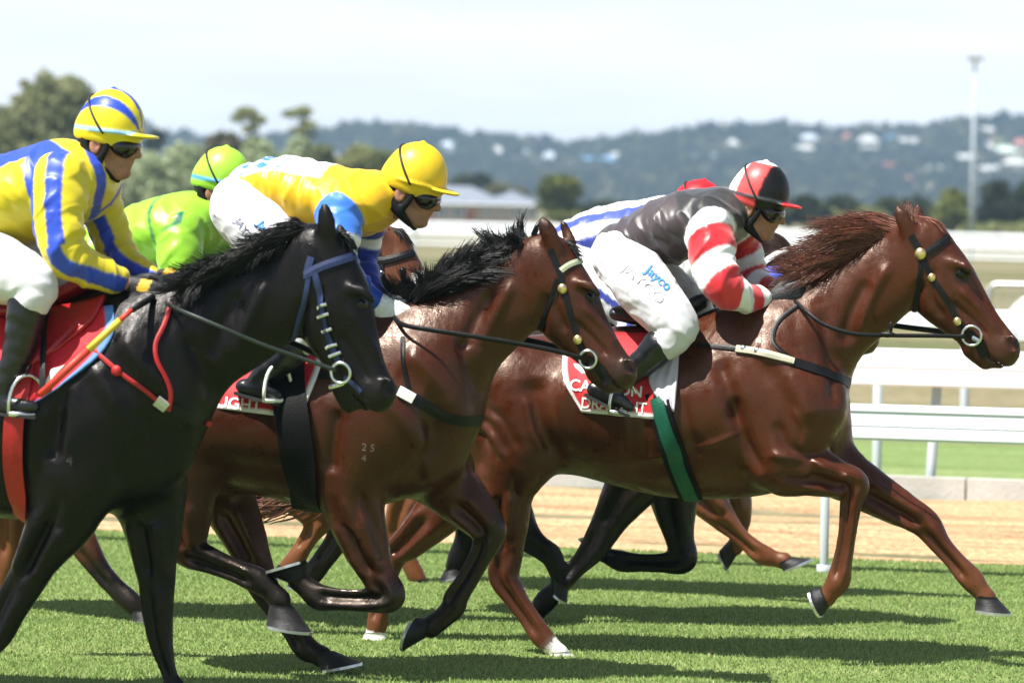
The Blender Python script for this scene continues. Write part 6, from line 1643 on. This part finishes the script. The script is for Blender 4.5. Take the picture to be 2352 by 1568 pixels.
# ------------------------------------------------------------------ manes and tails
def manes():
    c = HC['o']
    # flying chestnut mane
    hair(HC, [[(2085, 520, 0), (2020, 500, 0), (1960, 508, -.02), (1885, 520, -.02)], [(2060, 545, 0), (1990, 526, -.02), (1930, 530, -.03), (1870, 548, -.03)], [(2010, 572, 0), (1945, 560, -.03), (1890, 580, -.03), (1835, 598, -.03)],
              [(1950, 605, 0), (1900, 605, -.03), (1850, 622, -.04), (1805, 636, -.04)], [(1890, 642, 0), (1850, 645, -.04), (1810, 660, -.04), (1775, 680, -.04)]], 3200, 'mane', M_MANE_RED, c, .0026, .026, .022, 8, 11, .45, .003, 1.2, 90)
    hair(HC, [[(2095, 545, -.05), (2085, 500, -.06), (2070, 470, -.06)], [(2110, 520, .0), (2098, 490, 0), (2075, 462, 0)]], 60, 'ear_tuft', M_MANE_RED, c, .005, .014, .012, 8, 12, .5, .004)
    hair(HC, [[(2105, 500, 0), (2140, 510, -.02), (2170, 545, -.03)], [(2110, 500, .02), (2150, 515, 0), (2180, 550, -.01)]], 70, 'forelock', M_MANE_RED, c, .0055, .008, .012, 8, 13, .5)
    hair(HC, [[(1100, 830, 0), (1030, 860, .02), (940, 930, .04), (820, 1030, .05), (700, 1110, .05), (600, 1150, .05), (530, 1165, .05)], [(1095, 870, 0), (1010, 910, .04), (900, 1000, .05), (780, 1090, .06), (670, 1140, .06), (590, 1160, .06), (545, 1175, .06)]],
         260, 'tail', M_MANE_RED, c, .008, .030, .03, 14, 14, .6, .02, 1.4)
    b = HB['o']
    hair(HB, [[(1240, 570, 0), (1220, 555, 0), (1208, 535, .0), (1222, 512, 0)], [(1195, 590, 0), (1170, 575, -.01), (1140, 562, -.01), (1128, 540, -.01)], [(1130, 620, 0), (1095, 600, -.02), (1055, 608, -.02), (1010, 640, -.02)],
              [(1060, 668, 0), (1015, 650, -.03), (985, 648, -.03), (975, 622, -.03)], [(990, 705, 0), (950, 692, -.03), (930, 690, -.03), (910, 670, -.03)], [(930, 735, 0), (905, 715, -.03), (890, 705, -.03), (880, 690, -.03)]], 3200, 'mane', M_MANE_BLACK, b, .0027, .020, .022, 7, 15, .45, .008, 1.2, 110)
    hair(HB, [[(1060, 660, 0), (1100, 610, -.03), (1160, 575, -.03), (1215, 560, -.02)], [(960, 720, 0), (1010, 665, -.05), (1070, 625, -.05), (1130, 600, -.03)], [(920, 742, 0), (950, 700, -.05), (1000, 670, -.05), (1040, 650, -.03)]], 1300, 'mane_base', M_MANE_BLACK, b, .0036, .020, .025, 6, 16, .6, .003, 1.3, 50)
    hair(HB, [[(1270, 560, 0), (1300, 560, -.01), (1335, 585, -.02)], [(1275, 555, .02), (1310, 565, .01), (1345, 600, .0)]], 60, 'forelock', M_MANE_BLACK, b, .0055, .008, .012, 8, 17, .5)
    hair(HB, [[(225, 840, 0), (160, 860, .02), (90, 930, .04), (10, 1020, .05), (-60, 1090, .05)], [(220, 880, 0), (150, 930, .04), (80, 1010, .05), (0, 1090, .05)]], 140, 'tail', M_MANE_BLACK, b, .009, .03, .03, 12, 18, .6, .01, 1.4)
    a = HA['o']
    hair(HA, [[(720, 520, 0), (690, 528, -.02), (650, 548, -.04), (610, 570, -.05)], [(670, 545, 0), (620, 560, -.05), (560, 590, -.08), (520, 620, -.09)], [(600, 578, 0), (545, 595, -.07), (480, 625, -.10), (430, 650, -.11)], [(540, 608, 0), (490, 620, -.08), (445, 640, -.11), (415, 655, -.11)],
              [(490, 630, 0), (460, 640, -.08), (430, 655, -.10), (412, 668, -.10)]], 3200, 'mane', M_MANE_BLACK, a, .0027, .017, .022, 7, 19, .45, .005, 1.2, 100)
    hair(HA, [[(755, 545, 0), (790, 540, -.02), (815, 570, -.03)], [(760, 545, .02), (800, 550, .0), (822, 590, -.01)]], 70, 'forelock', M_MANE_BLACK, a, .0055, .008, .012, 8, 20, .5)
    hair(HD, [[(895, 530, 0), (915, 535, -.02), (935, 575, -.03)], [(905, 528, .03), (930, 545, .02), (945, 590, .01)]], 90, 'forelock', M_MANE_BLACK, HD['o'], .0065, .010, .014, 8, 21, .5)
    hair(HD, [[(865, 535, 0), (830, 555, -.02), (795, 570, -.02)], [(800, 600, 0), (760, 620, -.03), (720, 630, -.03)], [(700, 650, 0), (660, 660, -.03), (620, 660, -.03)]], 160, 'mane', M_MANE_BLACK, HD['o'], .008, .02, .02, 8, 22, .5, .006)
    hair(HE, [[(1750, 545, 0), (1775, 548, -.01), (1795, 572, -.02)], [(1745, 548, -.02), (1770, 556, -.03), (1788, 580, -.03)]], 110, 'forelock', M_MANE_BLACK, HE['o'], .0065, .010, .014, 8, 23, .5)
    hair(HE, [[(1740, 555, 0), (1700, 570, -.02), (1660, 590, -.02)], [(1660, 620, 0), (1620, 640, -.03), (1580, 650, -.03)]], 160, 'mane', M_MANE_BLACK, HE['o'], .008, .02, .02, 8, 24, .5, .006)
manes()

# ------------------------------------------------------------------ saddles, cloths, girths
def cmat(name, rough=0.65, bump=0.3): return mat(name, (1, 1, 1), rough, 0.35, 0.08, 14, bump, 120, attr=True, bdist=0.006)
M_CLOTH = cmat('saddle_cloth')
M_PRINT = mat('white_print', (0.80, 0.78, 0.76), 0.6, 0.3, 0.06, 30)
M_REDSTRAP = mat('red_webbing', (0.36, 0.010, 0.010), 0.5, 0.45, 0.2, 60, 0.2, 300)
M_GIRTHG = mat('green_elastic_girth', (0.004, 0.085, 0.050), 0.5, 0.4, 0.2, 40, 0.25, 200)
M_GIRTHK = mat('black_elastic_girth', (0.004, 0.004, 0.0045), 0.6, 0.15, 0.2, 40, 0.25, 200)
M_GREY = mat('pale_grey_padding', (0.46, 0.43, 0.34), 0.7, 0.3, 0.12, 30)
M_RSADDLE = mat('red_saddle_leather', (0.34, 0.010, 0.014), 0.33, 0.5, 0.2, 20, 0.2, 60)
M_KSADDLE = mat('black_saddle_leather', (0.012, 0.012, 0.013), 0.38, 0.5, 0.2, 20, 0.2, 60)
CRED = (0.52, 0.020, 0.026)
def cloth_cols(base, edge, eb=.06, sides=(1, 1), bot=True):
    def f(u, v):
        if bot and v > 1 - eb: return edge
        if sides[0] and u < eb * .7: return edge
        if sides[1] and u > 1 - eb * .7: return edge
        return base
    return f
def saddle_seat(H, root, x0, x1, mt):
    fr = H['fr']; st = H['st']
    def top(x):
        X = fr.L(x, 760)[0]; return np.array([X, 0, np.interp(X, st[:, 0], st[:, 1] + st[:, 2])])
    a, m1, m2, b = top(x0), top(x0 + (x1 - x0) * .35), top(x0 + (x1 - x0) * .7), top(x1)
    nd = np.array([[*(a + [0, 0, .050]), .030, 3.2], [*(m1 + [0, 0, .020]), .028, 3.4], [*(m2 + [0, 0, .026]), .030, 3.0], [*(b + [0, 0, .055]), .032, 2.0]])
    v = Vol((nd[:, :3] - .16).min(0), (nd[:, :3] + .16).max(0), .008); v.chain(nd, .03, 5); V, F = v.mesh()
    obj_np('seat', relax(V, F, 1), F, mt, root)
def stirrup(H, root, x, y, lat, leather, yaw=.7, sc=1.0, mt=None):
    fr = H['fr']; p = fr.L(x, y, lat); a = np.array([math.sin(yaw), math.cos(yaw), 0]); mb = MB()
    hw, hh = .058 * sc, .115 * sc
    pts = [p + a * hw * math.cos(t) + np.array([0, 0, hh * math.sin(t) ** .8]) for t in np.linspace(0, math.pi, 15)]
    mb.tube(pts, .0065, 7); mb.tube([pts[0], (pts[0] + pts[-1]) / 2 - np.array([0, 0, .003]), pts[-1]], .0095, 7)
    s = mb.build('stirrup', mt or M_STEEL, root, True)
    q = fr.L(*leather); t_ = p + np.array([0, 0, hh + .004]); mb = MB(); mb.tube([t_, (t_ + q) / 2 + np.array([0, -.015, 0]), q], .011, 6, flat=.35, up=(0, 1, 0)); mb.build('stirrup_leather', M_LEATHER, root, True)

def saddle_root(H, label):
    r = empty('racing_saddle'); H['fr'].place(r); tag(r, label, 'saddle', 'racing saddles with red cloths'); return r

# leader
r = saddle_root(HC, 'saddle on the leading chestnut with red lettered cloth and green girth')
cl, cb = patch(HC, [(1302, 770), (1293, 830), (1300, 885), (1336, 946)], [(1556, 765), (1530, 850), (1505, 905), (1506, 962)], 36, 26, .006, 'saddle_cloth', M_CLOTH, r, cloth_cols(CRED, (0.78, 0.76, 0.76), .055, (1, 0)))
text_on(cb, 'CARLTON', 1392, 893, 25, .10, 'lettering', M_PRINT, cl, .003, .02, 1.02)
text_on(cb, 'DRAUGHT', 1410, 932, 24, .09, 'lettering', M_PRINT, cl, .003, .02, .92)
oval, _ = patch(cb, [(1318, 836), (1322, 846), (1338, 858)], [(1362, 848), (1366, 856), (1358, 862)], 10, 6, .002, 'emblem', M_PRINT, cl, None, .002)
patch(HC, [(1552, 775), (1524, 830), (1493, 876), (1520, 925), (1544, 944)], [(1562, 785), (1560, 830), (1557, 880), (1552, 920), (1549, 946)], 12, 18, .016, 'number_cloth', M_CLOTH, r, lambda u, v: (0.54, 0.50, 0.58))
strap(HC, [(1510, 900), (1524, 960), (1545, 1030), (1566, 1090), (1590, 1146)], 56, 'girth', M_GIRTHK, r, .006, .006)
strap(HC, [(1512, 915), (1526, 965), (1546, 1032), (1568, 1092), (1589, 1140)], 34, 'girth_band', M_GIRTHG, r, .006, .013)
saddle_seat(HC, r, 1420, 1610, M_KSADDLE)
stirrup(HC, r, 1432, 946, -.305, (1475, 850, -.30), .9)
# middle
r = saddle_root(HB, 'saddle on the middle bay with red cloth, white edge and broad black girth')
cl, cb = patch(HB, [(480, 790), (470, 850), (500, 938)], [(742, 800), (738, 838), (724, 880), (690, 962)], 36, 24, .006, 'saddle_cloth', M_CLOTH, r, cloth_cols(CRED, (0.80, 0.78, 0.78), .055, (1, 1)))
text_on(cb, 'DRAUGHT', 512, 925, 26, .10, 'lettering', M_PRINT, cl, .003, .02, 1.0)
strap(HB, [(664, 826), (666, 900), (680, 1000), (694, 1080), (712, 1158)], 80, 'girth', M_GIRTHK, r, .006, .018)
saddle_seat(HB, r, 560, 760, M_KSADDLE)
stirrup(HB, r, 638, 918, -.305, (690, 830, -.30), .55, 1.1, mat('white_stirrup', (0.78, 0.78, 0.76), .4))
# nearest
r = saddle_root(HA, 'glossy red saddle and red cloth with blue binding on the black horse')
def colA(u, v):
    if u > .93: return (0.10, 0.24, 0.55)
    if v > .95: return (0.02, 0.04, 0.16)
    return (0.50, 0.012, 0.022)
cl, cb = patch(HA, [(-60, 740), (-70, 800), (-50, 880), (30, 955)], [(262, 705), (262, 765), (214, 832), (92, 920)], 40, 26, .006, 'saddle_cloth', M_CLOTH, r, colA)
patch(HA, [(75, 730), (70, 790), (66, 850)], [(246, 690), (212, 745), (150, 800)], 20, 14, .022, 'saddle_flap', M_RSADDLE, r)
patch(cb, [(118, 850), (104, 880), (92, 905)], [(150, 838), (128, 862), (106, 890)], 8, 10, .004, 'cloth_stripe', M_PRINT, cl, None, .002)
strap(HA, [(122, 728), (112, 770), (108, 830), (104, 900)], 13, 'saddle_strap', M_LEATHER, r, .005, .035)
strap(HA, [(80, 752), (66, 820), (50, 900), (36, 960), (32, 1050), (42, 1120), (58, 1182)], 46, 'girth', M_REDSTRAP, r, .006, .016)
saddle_seat(HA, r, -40, 210, M_RSADDLE)
stirrup(HA, r, 62, 950, -.305, (70, 840, -.30), .9, 1.1)
for H_, x0, x1, lab in ((HD, 215, 400, 'plain saddle under the lime green rider'), (HE, 1310, 1480, 'saddle under the white and blue rider with a red cloth showing')):
    r = saddle_root(H_, lab); saddle_seat(H_, r, x0, x1, M_KSADDLE)
r = None

# ------------------------------------------------------------------ breastplates
def breast(H, label): 
    r = empty('breastplate'); H['fr'].place(r); tag(r, label, 'breastplate', 'breastplates across the horses chests'); return r
r = breast(HC, 'black and pale grey padded breastplate across the chestnut shoulder')
strap(HC, [(1600, 793), (1660, 797), (1700, 802)], 11, 'strap', M_LEATHER, r)
strap(HC, [(1692, 802), (1760, 812), (1822, 832)], 16, 'padding', M_GREY, r, .010)
strap(HC, [(1816, 830), (1880, 850), (1925, 868), (1950, 880)], 24, 'strap', M_LEATHER, r)
for x, y in ((1708, 803), (1742, 808)): stud(HC, x, y, 9, 'keeper', M_STEEL, r)
strap(HC, [(1835, 700), (1790, 735), (1774, 775), (1786, 800), (1830, 832)], 9, 'neck_strap', M_LEATHER, r)
r = breast(HB, 'black breastplate with a short white tab across the bay chest')
strap(HB, [(915, 898), (935, 908), (950, 916)], 24, 'tab', M_PRINT, r, .008, .006); strap(HB, [(945, 912), (1010, 950), (1060, 966), (1105, 966)], 26, 'strap', M_LEATHER, r)
strap(HB, [(735, 860), (800, 870), (860, 882), (920, 900)], 18, 'strap', M_LEATHER, r)
strap(HB, [(925, 775), (928, 840), (940, 900)], 10, 'neck_strap', M_LEATHER, r)
r = breast(HA, 'red webbing breastplate looping over the black shoulder')
strap(HA, [(165, 778), (205, 795), (245, 830), (285, 862), (330, 892), (362, 918)], 10, 'strap', M_REDSTRAP, r, .006); stud(HA, 268, 852, 13, 'buckle', M_REDSTRAP, r)
strap(HA, [(360, 915), (385, 933)], 26, 'clip', M_GALV, r, .010, .006); strap(HA, [(385, 932), (430, 955), (465, 968), (495, 975)], 22, 'strap', M_LEATHER, r)
strap(HA, [(392, 700), (378, 745), (356, 790), (358, 830), (378, 868), (392, 905), (388, 940)], 10, 'neck_strap', M_REDSTRAP, r, .006, .006)
strap(HA, [(468, 968), (492, 976)], 12, 'tip', M_REDSTRAP, r, .006, .01)

# ------------------------------------------------------------------ bridles and reins
def bridle(H, label):
    r = empty('bridle'); H['fr'].place(r); tag(r, label, 'bridle', 'bridles on the racehorses'); return r
r = bridle(HC, 'black bridle with three brass fittings on the chestnut head')
strap(HC, [(2128, 580), (2152, 565), (2185, 538), (2196, 533)], 16, 'browband', M_LEATHER, r, .006); strap(HC, [(2092, 540), (2104, 560), (2118, 590)], 16, 'headstall', M_LEATHER, r)
strap(HC, [(2116, 585), (2138, 632), (2176, 690), (2202, 735), (2226, 762)], 13, 'cheek_strap', M_LEATHER, r); strap(HC, [(2116, 600), (2112, 650), (2102, 700), (2098, 728)], 11, 'throat_lash', M_LEATHER, r)
stud(HC, 2115, 583, 14, 'boss', M_BRASS, r); stud(HC, 2141, 637, 10, 'buckle', M_BRASS, r); stud(HC, 2200, 737, 10, 'buckle', M_BRASS, r)
strap(HC, [(2226, 762), (2250, 790), (2262, 822)], 20, 'noseband', M_LEATHER, r, .006)
ring(HC, 2234, 770, 22, 'bit_ring', M_STEEL, r, .0055, .020); strap(HC, [(2236, 772), (2252, 782)], 9, 'bit', M_STEEL, r, .008, .012)
line3(HC, [(2218, 773, -.11), (2150, 771, -.13), (2040, 770, -.16), (1960, 766, -.19), (1895, 746, -.19), (1855, 718, -.17), (1822, 688, -.10)], .0072, 'rein', M_LEATHER, r)
line3(HC, [(2235, 770, .10), (2150, 760, .13), (2040, 745, .16), (1960, 725, .17), (1880, 700, .15), (1830, 682, .08)], .0095, 'rein', M_LEATHER, r)
mb = MB(); mb.sphere(HC['fr'].L(2038, 768, -.165), (.03, .012, .012)); q_ = HC['fr'].L(2046, 752, -.165); mb.sphere(q_, (.008, .008, .022)); mb.build('rein_stop', M_LEATHER, r, True)
r = bridle(HB, 'black bridle with a pale browband and brass buckles on the middle bay')
strap(HB, [(1288, 622), (1310, 606), (1340, 600), (1362, 603)], 13, 'browband', mat('pale_green_browband', (0.40, 0.42, 0.30), .5, .4, .15, 40), r, .006); strap(HB, [(1264, 572), (1275, 600), (1286, 626)], 16, 'headstall', M_LEATHER, r)
strap(HB, [(1286, 622), (1295, 665), (1306, 706), (1326, 775), (1346, 815)], 13, 'cheek_strap', M_LEATHER, r); strap(HB, [(1280, 640), (1262, 700), (1242, 755)], 11, 'throat_lash', M_LEATHER, r)
stud(HB, 1294, 663, 12, 'buckle', M_BRASS, r); stud(HB, 1328, 779, 11, 'buckle', M_BRASS, r)
strap(HB, [(1350, 825), (1380, 848), (1400, 880)], 24, 'noseband', M_LEATHER, r, .006)
ring(HB, 1354, 824, 20, 'bit_ring', M_STEEL, r, .0055, .020)
line3(HB, [(1338, 822, -.12), (1250, 800, -.15), (1100, 774, -.20), (980, 756, -.22), (925, 745, -.19), (905, 728, -.12)], .0080, 'rein', M_LEATHER, r)
line3(HB, [(1350, 822, .10), (1250, 790, .14), (1100, 760, .18), (980, 738, .17), (925, 722, .10)], .010, 'rein', M_LEATHER, r)
r = bridle(HA, 'navy blue bridle with silver banded cheek strap on the black horse')
strap(HA, [(702, 633), (730, 616), (775, 600), (820, 587)], 19, 'browband', M_BLUE_STRAP, r, .006); strap(HA, [(716, 590), (708, 615), (706, 640)], 17, 'headstall', M_BLUE_STRAP, r)
strap(HA, [(724, 628), (732, 660), (740, 700), (750, 755), (770, 810), (782, 836)], 15, 'cheek_strap', M_BLUE_STRAP, r, .005); strap(HA, [(710, 635), (700, 690), (676, 765), (668, 800)], 12, 'throat_lash', M_BLUE_STRAP, r)
for x, y, a in ((741, 703, .3), (745, 724, .3), (752, 757, .3), (764, 795, .3), (773, 812, .3)):
    strap(HA, [(x - 13, y + 5), (x + 13, y - 5)], 7, 'silver_band', M_STEEL, r, .006, .011)
ring(HA, 788, 855, 23, 'bit_ring', M_STEEL, r, .006, .022); strap(HA, [(742, 886), (768, 888), (794, 878)], 9, 'lip_strap', M_STEEL, r, .006, .01)
strap(HA, [(792, 866), (812, 880), (830, 900)], 12, 'noseband', M_BLUE_STRAP, r)
line3(HA, [(772, 850, -.12), (700, 825, -.15), (600, 790, -.20), (500, 748, -.24), (420, 715, -.22), (372, 692, -.11)], .0062, 'rein', mat('dark_green_rein', (0.016, 0.024, 0.022), .45, .5, .2, 40), r)
line3(HA, [(790, 850, .10), (700, 800, .15), (600, 760, .19), (500, 715, .2), (410, 672, .1)], .0095, 'rein', M_LEATHER, r)
r = bridle(HD, 'black bridle on the bay head behind the gold rider arm')
strap(HD, [(868, 600), (890, 598), (920, 590), (948, 582)], 17, 'browband', M_LEATHER, r, .008); strap(HD, [(866, 570), (872, 590), (876, 610)], 14, 'headstall', M_LEATHER, r); strap(HD, [(876, 605), (879, 640), (882, 690), (888, 740)], 11, 'cheek_strap', M_LEATHER, r, .006)
stud(HD, 878, 628, 7, 'buckle', M_STEEL, r)
r = bridle(HE, 'white bridle on the dark head peeping out past the leading rider')
M_WSTRAP = mat('white_strap', (0.78, 0.78, 0.76), .5, .4, .06, 30)
strap(HE, [(1748, 610), (1765, 596), (1788, 582), (1808, 576)], 13, 'browband', M_WSTRAP, r, .008); strap(HE, [(1728, 575), (1738, 592), (1746, 610)], 12, 'headstall', M_WSTRAP, r, .006)
strap(HE, [(1809, 572), (1813, 605)], 9, 'cheek_strap', M_LEATHER, r, .006)
r = None

# ------------------------------------------------------------------ whips
def whip(H, label, pts, cols):
    r = empty('whip'); H['fr'].place(r); tag(r, label, 'whip', 'whips carried by the riders')
    for (a, b, rad, m_, nm) in cols:
        p, q = H['fr'].L(*pts[a]), H['fr'].L(*pts[b]); mb = MB(); mb.tube([p, (p + q) / 2, q], rad, 8); mb.build(nm, m_, r, True)
M_YELW = mat('yellow_tape', (0.68, 0.50, 0.06), .5, .4, .1, 40); M_ORW = mat('red_whip_flap', (0.60, 0.05, 0.03), .5, .4, .1, 40)
whip(HA, 'red, yellow and black whip slanting down in front of the striped rider saddle', [(352, 682, -.13), (302, 712, -.26), (276, 735, -.30), (203, 803, -.34), (92, 906, -.36)], [(0, 1, .011, M_LEATHER, 'grip'), (1, 2, .009, M_ORW, 'shaft'), (2, 3, .0125, M_YELW, 'band'), (3, 4, .013, M_ORW, 'flap')])

# ------------------------------------------------------------------ brands and printed words
M_BRAND = mat('white_brand_hair', (0.22, 0.175, 0.155), .7, .3, .2, 60)
text_on(HB, '2 5', 846, 1028, 17, .1, 'brand', M_BRAND, HB['o'], .0025, 0.0); text_on(HB, '4', 836, 1052, 16, .1, 'brand', M_BRAND, HB['o'], .0025, 0.0)
text_on(HA, '4', 160, 1058, 24, .1, 'brand', mat('faint_brand', (0.028, 0.024, 0.024), .7), HA['o'], .0025, 0.0)
M_WORD = mat('blue_print', (0.06, 0.24, 0.62), .6, .3, .1, 30); M_WORDK = mat('grey_print', (0.62, 0.63, 0.68), .6, .3, .1, 30); M_WORDD = mat('dark_print', (0.10, 0.11, 0.16), .6, .3, .1, 30)
text_on(JC['bbvh'], 'Jayco', 1512, 640, 22, .72, 'lettering', M_WORD, JC['breeches'], .004, .018, 1.05)
text_on(JC['bbvh'], 'JAYCO', 1478, 652, 22, .74, 'lettering', M_WORDK, JC['breeches'], .004, -.008, 1.25)
text_on(JB['bbvh'], 'JAYCO', 566, 535, 17, .95, 'lettering', M_WORDD, JB['breeches'], .004, .0, 1.0)
text_on(JB['bbvh'], 'Jayco', 612, 535, 19, .95, 'lettering', M_WORD, JB['breeches'], .004, .018, 1.0)
